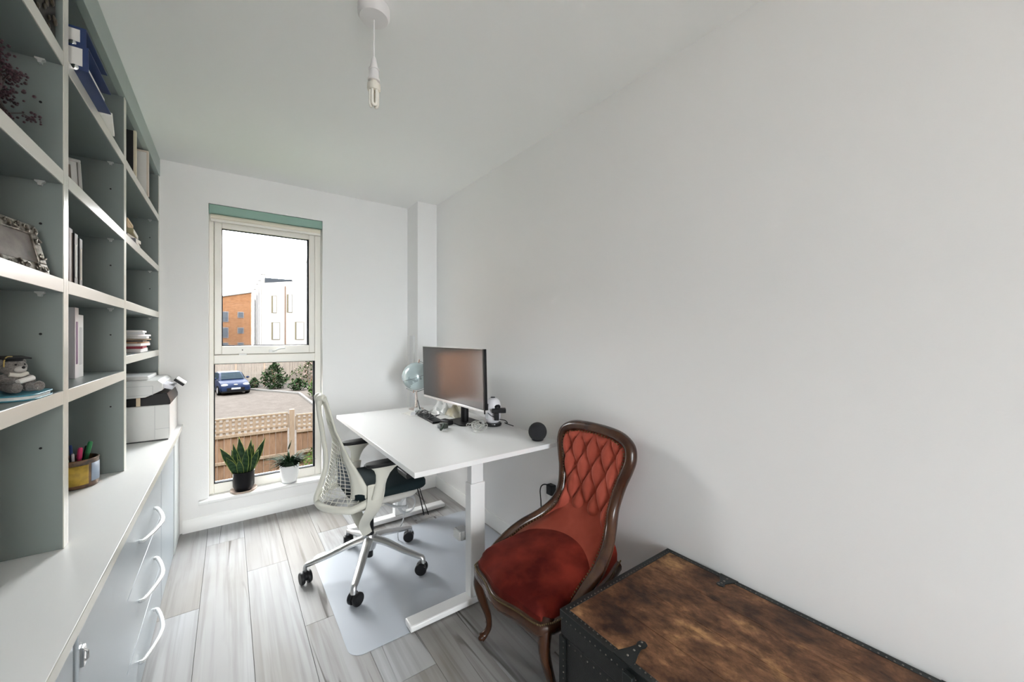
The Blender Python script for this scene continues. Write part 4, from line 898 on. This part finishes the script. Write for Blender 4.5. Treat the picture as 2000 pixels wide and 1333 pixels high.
G().tube(spline([L(.06, -.08, .368), L(.10, -.15, .362), L(.14, -.20, .372)], 4), [.007]*8+[.009], 8).obj('lever', GREYP, oc)
# seat
def pad(cx, cy, sx, sy, z0, z1, e=5., dome=.012, front=.0):
    g = G(); N = 44; rings = []
    def ol(s): return [(cx+sx*s*math.copysign(abs(math.cos(a))**(2/e), math.cos(a)), cy+sy*s*math.copysign(abs(math.sin(a))**(2/e), math.sin(a))) for a in [2*PI*k/N for k in range(N)]]
    for s, z in [(.90, z0), (.97, z0+.006), (1., z0+.3*(z1-z0)), (1., z0+.7*(z1-z0)), (.975, z1-.006), (.93, z1), (.75, z1+dome*.6), (.4, z1+dome), (.02, z1+dome*1.1)]:
        rings.append([(x, y, z-(front*max(0, (x-cx)/sx)**3)) for x, y in ol(s)])
    vs = [p for r in rings for p in r]
    fs = [(i*N+k, i*N+(k+1) % N, (i+1)*N+(k+1) % N, (i+1)*N+k) for i in range(len(rings)-1) for k in range(N)]+[tuple(range(N)), tuple(range((len(rings)-1)*N, len(rings)*N))]
    return g.add(vs, fs)
pad(OX+.065, OY, .210, .210, .448, .500, 4.5, .010, .012).obj('seat', mat('dark_teal_fabric', (.012, .021, .024), .9, bump=.3, bscale=700, spec=.12), oc)
pad(OX+.06, OY, .175, .185, .405, .447, 4., -.0).obj('seat_pan', mat('warm_grey_plastic', (.5, .49, .46), .5), oc)
# back: rim arc, tower, lattice
def zlerp(t, z):
    for (z0, v0), (z1, v1) in zip(t[:-1], t[1:]):
        if z <= z1: return v0+(v1-v0)*max(0, (z-z0)/(z1-z0))
    return t[-1][1]
XE = [(.42, -.075), (.48, -.055), (.573, -.098), (.675, -.150), (.795, -.195), (.94, -.228), (.97, -.236)]
YE = [(.42, .205), (.50, .212), (.573, .196), (.675, .152), (.795, .090), (.94, .056), (.97, .050)]
XC = [(.42, -.262), (.45, -.238), (.56, -.205), (.73, -.180), (.80, -.192), (.94, -.238), (.97, -.246)]
def back(u_, z, out=0.):
    ye = zlerp(YE, z); xe = zlerp(XE, z); xc = zlerp(XC, z)
    q = abs(u_); x = xc+(xe-xc)*(q**2.1)
    return L(x-out, u_*ye, z)
rim = spline([L(-.03, -.205, .46)]+[L(-.085+.178*-math.cos(a), .205*math.sin(a), .425) for a in [R(-75+15*k) for k in range(11)]]+[L(-.03, .205, .46)], 5)
G().tube(rim, .015, 10, flat=1.25, up=(0, 0, 1)).obj('back_rim', CREAM, oc)
tower = spline([L(-.262, 0, .428), L(-.268, 0, .455), L(-.243, 0, .53), L(-.222, 0, .63), L(-.238, 0, .775), L(-.258, 0, .92), L(-.250, 0, .965)], 6)
G().tube(tower, [.017]*len(tower), 12, flat=.7, up=(1, 0, 0)).obj('back_tower', CREAM, oc)
g = G()
for s_ in (-1, 1): g.tube(spline([L(-.254, 0, .93), L(-.258, s_*.030, .965), L(-.238, s_*.050, .968)], 6), [.016]*12+[.011], 10)
g.tube(spline([L(-.238, -.055, .957), L(-.247, 0, .976), L(-.238, .055, .957)], 6), .010, 10); g.obj('top_yoke', CREAM, oc)
for s_ in (-1, 1):   # edge straps of the back
    zs = [.97-.49*k/24 for k in range(25)]
    def strap(u_, v_, s_=s_):
        z = .972-.505*v_; w_ = .42-.26*v_+.22*max(0, v_-.75)*2
        return back(s_*(1.0-w_*u_), z, -.003)
    G().grid(strap, 3, 26).obj('edge_strap', CREAM, oc, fix=False, solid=.009, bevel=.0)
NU, NV = 18, 23
g = G()
def latt(u_, v_):
    z = .428+.41*v_; uu = (2*u_-1)*.98; return back(uu, z+.012*math.cos(uu*PI)*v_*0)
g.grid(latt, NU, NV)
o = g.obj('lattice_back', CREAM, oc, fix=False)
md = o.modifiers.new('wire', 'WIREFRAME'); md.thickness = .0050; md.use_even_offset = False
G().grid(lambda u_, v_: back((2*u_-1)*.90, .838+.130*v_), 14, 10).obj('back_membrane', CREAM, oc, fix=False, solid=.004)
G().grid(lambda u_, v_: L(-.155+.03*(2*u_-1)**2, (2*u_-1)*.15, .50+.11*v_), 10, 4).obj('lumbar_pad', mat('lumbar_blue_grey', (.10, .125, .15), .7), oc, fix=False, solid=.012)
# side struts and arms
for s_ in (-1, 1):
    g = G(); P = spline([L(-.03, s_*.226, .535), L(-.035, s_*.226, .47), L(-.045, s_*.205, .405), L(-.055, s_*.135, .33), L(-.045, s_*.06, .265), L(-.02, s_*.03, .205)], 5)
    g.tube(P, [.046-.022*i/len(P) for i in range(len(P))], 14, flat=.26, up=(0, 1, .35)).obj('side_strut', CREAM, oc)
    g = G(); rows = []
    for z, hw, th_, dx in [(.470, .026, .012, -.035), (.52, .026, .013, -.022), (.56, .028, .013, -.012), (.59, .036, .014, -.004), (.612, .052, .016, .004), (.627, .074, .019, .010), (.634, .082, .021, .012)]:
        rows.append([L(dx+hw*math.cos(a), s_*.245+th_*math.sin(a), z) for a in [2*PI*k/16 for k in range(16)]])
    vs = [p for r in rows for p in r]; n_ = 16
    g.add(vs, [(i*n_+k, i*n_+(k+1) % n_, (i+1)*n_+(k+1) % n_, (i+1)*n_+k) for i in range(len(rows)-1) for k in range(n_)]+[tuple(range(n_)), tuple(range((len(rows)-1)*n_, len(rows)*n_))])
    arm = g.obj('arm_post', CREAM, oc)
    pad(OX+.012, OY+s_*.245, .108, .040, .634, .652, 2.8, .003).obj('arm_pad', BLACK, arm)

# ================================================================ VELVET CHAIR
VX, VY = 1.10, 1.195
vc = thing('velvet_chair', 'low antique chair with buttoned rust velvet and carved dark wood frame', 'chair', (VX, VY, 0))
WOOD = mat('polished_mahogany', (.068, .026, .011), .25, col2=(.034, .012, .006), nscale=14, stretch=(1, 1, .25), coat=.15, spec=.4)
def velvet(name, c, c2):
    m = mat(name, c, .8, col2=c2, nscale=7, sheen=.5, bump=.12, bscale=500, spec=.12); m.node_tree.nodes['Principled BSDF'].inputs['Sheen Tint'].default_value = (1, .52, .42, 1); return m
VEL = velvet('rust_velvet', (.40, .085, .055), (.31, .058, .036))
VELS = velvet('deep_red_velvet', (.215, .026, .015), (.075, .006, .004)); VELS.node_tree.nodes['Principled BSDF'].inputs['Sheen Weight'].default_value = .12
YO = .012
half = [(.905, .236, .318), (.945, .236, .352), (1.01, .234, .385), (1.09, .226, .415), (1.185, .195, .450), (1.25, .165, .50), (1.285, .152, .565), (1.310, .166, .65), (1.326, .192, .725), (1.336, .203, .775), (1.345, .188, .822), (1.352, .125, .851), (1.355, .0, .859)]
def YC(x): return VY+YO-(1.355-x)*.065
full = [(x, YC(x)+y, z) for x, y, z in half]+[(x, YC(x)-y, z) for x, y, z in half[-2::-1]]
P = spline(full, 7)
N = len(P)
G().tube(P, [.017+.007*math.sin(PI*i/(N-1))**.5 for i in range(N)], 14, flat=1.15, up=(-1, 0, .25)).obj('back_frame', WOOD, vc)
Pm = [p+Vector((-.017, 0, 0)) for p in P]
G().tube(Pm[4:-4], .0075, 8).obj('frame_bead', WOOD, vc)
# crest notch
def prof_at(t):  # t 0..1 up the half path from index ~1
    Q = spline([Vector(h) for h in half[1:]], 10); return Q[min(len(Q)-1, int(t*(len(Q)-1)))]
QH = spline([Vector(h) for h in half[1:]], 14)
zmin, zmax = .365, .838
def edge_at(z):
    for a_, b_ in zip(QH[:-1], QH[1:]):
        if a_.z <= z <= b_.z and b_.z > a_.z:
            t = (z-a_.z)/(b_.z-a_.z); return a_.lerp(b_, t)
    return QH[0] if z < QH[0].z else QH[-1]
DU, DV = .043, .080
def backpt(u_, v_):
    z = zmin+(zmax-zmin)*v_; e = edge_at(z); ye = max(.0, e.y-.012); uu = 2*u_-1
    xc = 1.262+.098*(z-.365)/.48; q = abs(uu)
    x = xc+(e.x-.004-xc)*(q**2.4)
    y = uu*ye
    # tufting
    tuft = min(1, max(0, (z-.47)/.05))*min(1, max(0, (.835-z)/.03))*min(1, (1-q)/.16)
    a1 = (y/DU+(z-.52)/DV)*.5; b1 = (y/DU-(z-.52)/DV)*.5
    pil = (abs(math.sin(PI*a1))*abs(math.sin(PI*b1)))**.5
    lower = (1-min(1, max(0, (z-.47)/.06)))
    puff = .030*pil*tuft+.020*(1-q**2)*(1-tuft)*(.4+.6*lower)
    return Vector((x-puff, YC(x)+y, z))
G().grid(backpt, 84, 110).obj('back_upholstery', VEL, vc, fix=False, solid=.004, ang=80)
# buttons at the crossings
cnt = 0
for i in range(-6, 7):
    for j in range(-2, 8):
        if (i+j) % 2: continue
        y, z = i*DU, .52+j*DV
        if not (.49 < z < .80): continue
        e = edge_at(z)
        if abs(y) > e.y-.04: continue
        xc = 1.262+.098*(z-.365)/.48; q = abs(y)/max(.01, e.y-.012)
        G().sphere((xc+(e.x-.004-xc)*(q**2.4)-.003, YC(xc)+y, z), .0078, 12, 8, sq=(.6, 1, 1)).obj('button', VEL, vc)
# back cover so the chair reads solid from the side
G().grid(lambda u_, v_: backpt(u_, v_)*0+Vector((edge_at(zmin+(zmax-zmin)*v_).x+.012, YC(edge_at(zmin+(zmax-zmin)*v_).x)+(2*u_-1)*(edge_at(zmin+(zmax-zmin)*v_).y-.008), zmin+(zmax-zmin)*v_)), 6, 40).obj('back_cover', VEL, vc, fix=False, solid=.003)
# nail trim
g = G(); acc = 0; last = None
Pn = [Vector((p.x-.018, YC(p.x)+(p.y-YC(p.x))*.90, p.z-(.020 if p.z > .8 else 0))) for p in P]
for p in Pn[3:-3]:
    if last is None or (p-last).length > .0095: g.sphere(p, .0038, 6, 4); last = p
o = g.obj('nail_trim', BRASS, vc); o['kind'] = 'stuff'
# seat
def seat_half(x):
    t = [(.815, .13), (.835, .19), (.86, .214), (.92, .222), (1.02, .216), (1.10, .206), (1.18, .188), (1.26, .160), (1.29, .150)]
    return zlerp(t, x)
def seat_pt(u_, v_, lift=0., sh=1.):
    uu = 2*u_-1
    x0 = .800+.040*abs(uu)**2.2-.006*math.cos(uu*PI*2); x = x0+(1.285-x0)*v_
    y = uu*seat_half(max(.845, x))
    ed = min(1, (1-abs(uu))/.10)**.5; fr = min(1, v_/.10)**.5
    z = .348+.040*v_+.034*ed*fr+.030*(1-uu*uu)*math.sin(PI*min(1, .1+v_*.8))
    return Vector((x, VY-.012+y, z))
g = G().grid(seat_pt, 48, 48)
n1 = 49
def skirt(idx):   # drop the border down to the rail
    b = len(g.v)
    for i in idx: p = g.v[i]; g.v.append((p[0], p[1], .318+.030*((p[0]-.80)/.48)))
    for k in range(len(idx)-1): g.f.append([idx[k], idx[k+1], b+k+1, b+k]); g.mi.append(0)
skirt(list(range(n1))); skirt([j*n1 for j in range(n1)]); skirt([j*n1+48 for j in range(n1)])
g.obj('seat_cushion', VELS, vc, fix=False, ang=80)
bd = [seat_pt(k/40, 0) for k in range(41)]; bl_ = [seat_pt(0, k/24) for k in range(24, 0, -1)]; br_ = [seat_pt(1, k/24) for k in range(1, 25)]
loop = [Vector((p.x, p.y, .306+.030*((p.x-.80)/.48))) for p in bl_+bd+br_]
G().tube(loop, .020, 10, flat=1.2, up=(0, 0, 1)).obj('seat_rail', WOOD, vc)
g = G(); last = None
for p in loop:
    q = p+Vector((0, 0, .022)); cdir = Vector((q.x-1.05, q.y-VY, 0)).normalized(); q += cdir*.014
    if last is None: last = q; continue
    k = int((q-last).length/.009)+1
    for j in range(k): g.sphere(last.lerp(q, j/k), .0032, 6, 4)
    last = q
o = g.obj('nail_trim', BRASS, vc); o['kind'] = 'stuff'
for s_ in (-1, 1):
    yl = VY-.012+s_*.196
    p = spline([(.868, yl, .335), (.846, yl+s_*.010, .285), (.842, yl+s_*.014, .235), (.862, yl+s_*.010, .165), (.884, yl+s_*.006, .10), (.888, yl+s_*.006, .05), (.872, yl+s_*.012, .022), (.856, yl+s_*.016, .012)], 5)
    n_ = len(p); rr = [.026-.0135*min(1, i/(n_*.62))+(.006*max(0, (i/(n_-1)-.8)/.2)) for i in range(n_)]
    G().tube(p, rr, 12).obj('front_leg', WOOD, vc)
    G().sphere((.858, yl+s_*.015, .013), .0128, 12, 8, sq=(1.25, 1, 1)).obj('scroll_foot', WOOD, vc)
    p = spline([(1.262, VY+s_*.140, .36), (1.275, VY+s_*.142, .22), (1.315, VY+s_*.150, .08), (1.335, VY+s_*.152, .0)], 5)
    G().tube(p, [.020-.006*i/len(p) for i in range(len(p))], 10).obj('back_leg', WOOD, vc)

# ================================================================ TRUNK
TX0, TX1, TY0_, TY1_, TZ = .834, 1.420, -.12, .888, .430
tk = thing('trunk', 'old black trunk with worn brown hide lid and studded edges', 'trunk', ((TX0+TX1)/2, (TY0_+TY1_)/2, 0))
BLK = mat('black_leathercloth', (.010, .011, .011), .5, noise=.4, nscale=40, bump=.2, bscale=300)
def hide():
    m = bpy.data.materials.new('worn_brown_hide'); m.use_nodes = True; n = m.node_tree.nodes; l = m.node_tree.links; b = n['Principled BSDF']
    t = n.new('ShaderNodeTexCoord')
    def nz(scale, st, det=8, dist=0.):
        mp = n.new('ShaderNodeMapping'); mp.inputs['Scale'].default_value = st; l.new(t.outputs['Object'], mp.inputs['Vector'])
        x = n.new('ShaderNodeTexNoise'); x.inputs['Scale'].default_value = scale; x.inputs['Detail'].default_value = det; x.inputs['Distortion'].default_value = dist; x.inputs['Roughness'].default_value = .65; l.new(mp.outputs[0], x.inputs['Vector']); return x
    a = nz(8, (1, .7, 1), 12, .3); r = n.new('ShaderNodeValToRGB'); l.new(a.outputs['Fac'], r.inputs[0])
    e = r.color_ramp.elements; e[0].position = .36; e[0].color = (.035, .017, .010, 1); e[1].position = .66; e[1].color = (.40, .22, .095, 1)
    k = e.new(.47); k.color = (.105, .046, .022, 1); k = e.new(.56); k.color = (.20, .095, .045, 1)
    f = nz(46, (1, .55, 1), 6, .3); r2 = n.new('ShaderNodeValToRGB'); l.new(f.outputs['Fac'], r2.inputs[0]); r2.color_ramp.elements[0].position = .34; r2.color_ramp.elements[0].color = (.42, .38, .36, 1); r2.color_ramp.elements[1].position = .58
    mx = n.new('ShaderNodeMix'); mx.data_type = 'RGBA'; mx.blend_type = 'MULTIPLY'; mx.inputs['Factor'].default_value = 1; l.new(r.outputs[0], mx.inputs['A']); l.new(r2.outputs[0], mx.inputs['B'])
    l.new(mx.outputs['Result'], b.inputs['Base Color']); b.inputs['Roughness'].default_value = .5; b.inputs['Specular IOR Level'].default_value = .25
    bp = n.new('ShaderNodeBump'); bp.inputs['Strength'].default_value = .35; bp.inputs['Distance'].default_value = .004; l.new(f.outputs['Fac'], bp.inputs['Height']); l.new(bp.outputs[0], b.inputs['Normal'])
    return m
HIDE = hide()
bx('body', BLK, tk, TX0+.004, TX1-.004, TY0_+.004, TY1_-.004, .008, .350, bevel=.004)
lid = bx('lid', BLK, tk, TX0, TX1, TY0_, TY1_, .354, TZ-.004, bevel=.004)
npan = 4; wd = (TX1-TX0-.036)/npan
for i in range(npan):
    xa = TX0+.018+wd*i; bx('lid_panel', HIDE, lid, xa+.0006, xa+wd-.0006, TY0_+.018, TY1_-.018, TZ-.0045, TZ-.0012, bevel=.001)
ED = mat('black_metal_edge', (.028, .032, .032), .38, .7)
e_ = .020
for (x0, x1, y0, y1) in [(TX0-.001, TX0+e_, TY0_, TY1_+.001), (TX1-e_, TX1+.001, TY0_, TY1_+.001)]:
    bx('edge_strip', ED, tk, x0, x1, y0, y1, TZ-.004, TZ, bevel=.0008)
bx('edge_strip', ED, tk, TX0+e_, TX1-e_, TY1_-e_, TY1_+.001, TZ-.004, TZ, bevel=.0008); bx('edge_strip', ED, tk, TX0+e_, TX1-e_, TY0_, TY0_+e_, TZ-.004, TZ, bevel=.0008)
bx('front_strip', ED, tk, TX0-.0025, TX0, TY0_, TY1_, TZ-.026, TZ-.001); bx('end_strip', ED, tk, TX0, TX1, TY1_, TY1_+.0025, TZ-.026, TZ-.001)
bx('corner_strip', ED, tk, TX0-.003, TX0+.003, TY1_-.022, TY1_+.003, .01, .35); bx('corner_strip', ED, tk, TX0+.003, TX0+.025, TY1_-.004, TY1_+.003, .01, .35)
bx('front_batten', BLK, tk, TX0-.004, TX0+.004, .610, .655, .01, .35, bevel=.001); bx('front_batten', BLK, tk, TX0-.004, TX0+.004, .57, .605, .01, .35, bevel=.001)
g = G()
def nails(a, b, step=.0155, r=.0024):
    a, b = Vector(a), Vector(b); k = int((b-a).length/step)
    for i in range(k+1): g.sphere(a.lerp(b, i/k), r, 6, 4)
nails((TX0+.0145, TY0_+.02, TZ), (TX0+.0145, TY1_-.012, TZ)); nails((TX1-.0145, TY0_+.02, TZ), (TX1-.0145, TY1_-.012, TZ)); nails((TX0+.03, TY1_-.0145, TZ), (TX1-.03, TY1_-.0145, TZ))
nails((TX0-.0025, TY0_+.02, TZ-.021), (TX0-.0025, TY1_-.01, TZ-.021), .019); nails((TX0-.001, TY0_+.02, .342), (TX0-.001, TY1_-.04, .342), .024); nails((TX0-.003, TY1_-.016, .02), (TX0-.003, TY1_-.016, .34), .018)
nails((TX0+.02, TY1_+.003, .02), (TX0+.02, TY1_+.003, .34), .018); nails((TX0+.02, TY1_+.0025, TZ-.021), (TX1-.02, TY1_+.0025, TZ-.021), .019)
o = g.obj('edge_studs', mat('dull_steel_stud', (.14, .13, .115), .4, .8), tk); o['kind'] = 'stuff'
# spoon shaped strap hinges
def strap_hinge(x0, s, yc):
    ol = [(x0, yc-.030), (x0+s*.020, yc-.026), (x0+s*.045, yc-.016), (x0+s*.070, yc-.009), (x0+s*.082, yc-.013), (x0+s*.094, yc-.011), (x0+s*.100, yc), (x0+s*.094, yc+.011), (x0+s*.082, yc+.013), (x0+s*.070, yc+.009), (x0+s*.045, yc+.016), (x0+s*.020, yc+.026), (x0, yc+.030)]
    h = G().prism(ol, TZ-.001, TZ+.0022).obj('strap_hinge', ED, tk, bevel=.0006)
    g = G()
    for (dx, dy) in ((.022, 0), (.050, 0), (.074, 0), (.090, .004)): g.sphere((x0+s*dx, yc+dy, TZ+.0022), .0035, 8, 6, sq=(1, 1, .6))
    g.obj('rivet', MATS['dull_steel_stud'], h)
strap_hinge(TX0-.001, 1, .652); strap_hinge(TX1+.001, -.75, .652); strap_hinge(TX0-.001, 1, .12); strap_hinge(TX1+.001, -.75, .12)
hp = G().obox((TX0-.010, .625, .392), (.014, .030, .05)).obj('hasp', ED, tk, bevel=.002)
G().tube(spline([(TX0-.012, .61, .36), (TX0-.022, .625, .345), (TX0-.012, .64, .36)], 4), .004, 8).obj('hasp_ring', ED, hp)

# ================================================================ PLANTS ON THE SILL
ZS = WZ0+.0004
sa = thing('saucer', 'clear shallow saucer under the black plant pot', 'saucer', (.082, 3.325, ZS))
G().lathe([(.001, 0), (.062, 0), (.078, .010), (.080, .013), (.076, .012), (.060, .004), (.001, .0035)], (.082, 3.325, ZS), 36).obj('dish', mat('clear_pink_plastic', (.70, .55, .47), .2), sa)
# keep the saucer on the board: pot sits in it
sp_ = thing('snake_plant', 'snake plant with yellow edged leaves in a black pot on the sill', 'plant', (.082, 3.325, ZS+.004))
px_, py_, pz_ = .082, 3.325, ZS+.004
BPOT = mat('black_glazed_pot', (.005, .005, .006), .35, spec=.15)
G().lathe([(.001, 0), (.048, 0), (.054, .012), (.0635, .035), (.0645, .12), (.0655, .132), (.0605, .134), (.0585, .122), (.0585, .108), (.001, .106)], (px_, py_, pz_), 40).obj('pot', BPOT, sp_)
G().lathe([(.0575, .1065), (.0575, .110), (.001, .116)], (px_, py_, pz_), 24).obj('soil', mat('dark_soil', (.02, .014, .01), .95), sp_)
snk = bpy.data.materials.new('snake_leaf'); snk.use_nodes = True; n = snk.node_tree.nodes; l = snk.node_tree.links; b = n['Principled BSDF']
va = n.new('ShaderNodeVertexColor'); va.layer_name = 'Col'; l.new(va.outputs[0], b.inputs['Base Color']); b.inputs['Roughness'].default_value = .45; b.inputs['Specular IOR Level'].default_value = .2
def blade(base, tip, w_, bend, seed):
    rd = random.Random(seed); base, tip = Vector(base), Vector(tip); ax = tip-base; Ln = ax.length
    out = Vector((ax.x, ax.y, 0)); out = out.normalized() if out.length > 1e-4 else Vector((1, 0, 0))
    fa = rd.uniform(-.5, .5); side = Vector((math.cos(fa), math.sin(fa)*.6, 0)); side = (side-ax.normalized()*side.dot(ax.normalized())).normalized(); nr = side.cross(ax.normalized())
    rows, cols = 18, 12; g = G(); colr = []
    for j in range(rows+1):
        t = j/rows; c = base.lerp(tip, t)+Vector((0, 0, 1))*bend*math.sin(PI*t)*Ln
        ww = w_*(.55+.45*math.sin(PI*min(1, t*.9+.12)))*(1-max(0, (t-.62)/.38)**1.7); tw = side*math.cos(t*.5)+nr*math.sin(t*.5)
        for i in range(cols+1):
            q = 2*i/cols-1; g.v.append(tuple(c+tw*q*ww*.5-nr*(1-q*q)*ww*.16)); 
            colr.append((.20, .25, .055) if abs(q) > .9 else ((.010, .030, .012) if math.sin(t*38+seed+q) > .1 else (.024, .056, .022)))
    for j in range(rows):
        for i in range(cols): g.f.append([j*(cols+1)+i, j*(cols+1)+i+1, (j+1)*(cols+1)+i+1, (j+1)*(cols+1)+i]); g.mi.append(0)
    o = g.obj('leaf', snk, sp_, fix=False, solid=.0022, ang=180)
    ca = o.data.color_attributes.new('Col', 'FLOAT_COLOR', 'POINT')
    for i, c in enumerate(colr): ca.data[i].color = (*c, 1)
T0 = pz_+.108
lv = [((-.03, .0), (-.135, -.045, .245), .050, .02), ((-.02, -.01), (-.062, -.03, .262), .046, .0), ((.0, -.02), (-.028, -.03, .300), .050, .0), ((.015, 0), (.045, -.005, .275), .040, .0), ((.03, .01), (.128, -.01, .270), .046, -.02), ((.03, -.02), (.085, -.04, .195), .042, .02), ((-.035, -.02), (-.10, -.05, .175), .046, .03), ((.0, -.035), (.015, -.045, .215), .044, .0), ((.02, -.03), (.035, -.03, .230), .036, .0), ((-.01, .02), (-.01, .03, .24), .04, 0), ((.02, .03), (.06, .04, .22), .04, 0), ((-.03, .02), (-.07, .04, .21), .04, 0), ((-.015, -.035), (-.03, -.05, .15), .04, 0), ((.035, 0), (.055, -.02, .24), .035, 0)]
for i, ((bx_, by_), (tx_, ty_, tz_), w_, bd_) in enumerate(lv):
    blade((px_+bx_, py_+by_*.6, T0), (px_+tx_, py_+ty_*.8, T0-.03+tz_), w_, bd_, i)
# grassy plant in the white pot
qx, qy, qz = .362, 3.312, ZS
gp = thing('grassy_plant', 'dark green grassy leaved plant in a white pot on the sill', 'plant', (qx, qy, qz))
G().lathe([(.001, 0), (.044, 0), (.046, .003), (.0465, .010), (.050, .012), (.058, .05), (.0625, .10), (.0645, .128), (.0605, .130), (.0575, .118), (.001, .115)], (qx, qy, qz), 40).obj('pot', mat('white_glazed_pot', (.80, .80, .80), .25), gp)
G().lathe([(.045, .0), (.0468, .001), (.0468, .008), (.045, .009)], (qx, qy, qz), 40).obj('foot_ring', GREYP, gp)
rd = random.Random(77); g = G()
for k in range(300):
    a = rd.uniform(0, 2*PI); Ln = rd.uniform(.05, .165); up_ = rd.uniform(.75, 1.5)
    if rd.random() < .55: Ln *= .62; up_ += .35
    d = Vector((math.cos(a), math.sin(a)*.55, 0)); b0 = Vector((qx, qy, qz+.118))+d*rd.uniform(0, .045)
    pts = []
    for j in range(7):
        t = j/6; pts.append(b0+d*Ln*t*(.55+.45*t)+Vector((0, 0, Ln*(up_*t-.78*t*t))))
    sd2 = Vector((-d.y, d.x, 0)).normalized(); base_i = len(g.v); ww = rd.uniform(.0045, .0085)
    for j, p in enumerate(pts):
        w2 = ww*(1-.85*(j/6)**2); g.v += [tuple(p-sd2*w2), tuple(p+Vector((0, 0, -.0015))), tuple(p+sd2*w2)]
    for j in range(6):
        for q in range(2): g.f.append([base_i+j*3+q, base_i+j*3+q+1, base_i+j*3+q+4, base_i+j*3+q+3]); g.mi.append(0)
o = g.obj('foliage', mat('dark_blade', (.012, .034, .012), .6, noise=.4, nscale=30, spec=.1), gp, fix=False, ang=180); o['kind'] = 'stuff'
G().lathe([(.001, .118), (.045, .118), (.052, .135), (.040, .150), (.001, .158)], (qx, qy, qz), 20).obj('moss_mound', mat('dark_moss', (.012, .028, .010), .95, bump=.8, bscale=150), gp)
st = spline([(qx-.01, qy, qz+.13), (qx-.012, qy-.005, qz+.22), (qx-.006, qy-.008, qz+.255), (qx+.012, qy-.01, qz+.31)], 5)
G().tube(st, [.0018]*9+[.004, .006, .0065, .006, .0045, .002, .001], 7).obj('flower_spike', mat('dry_spike', (.045, .05, .025), .8), gp)
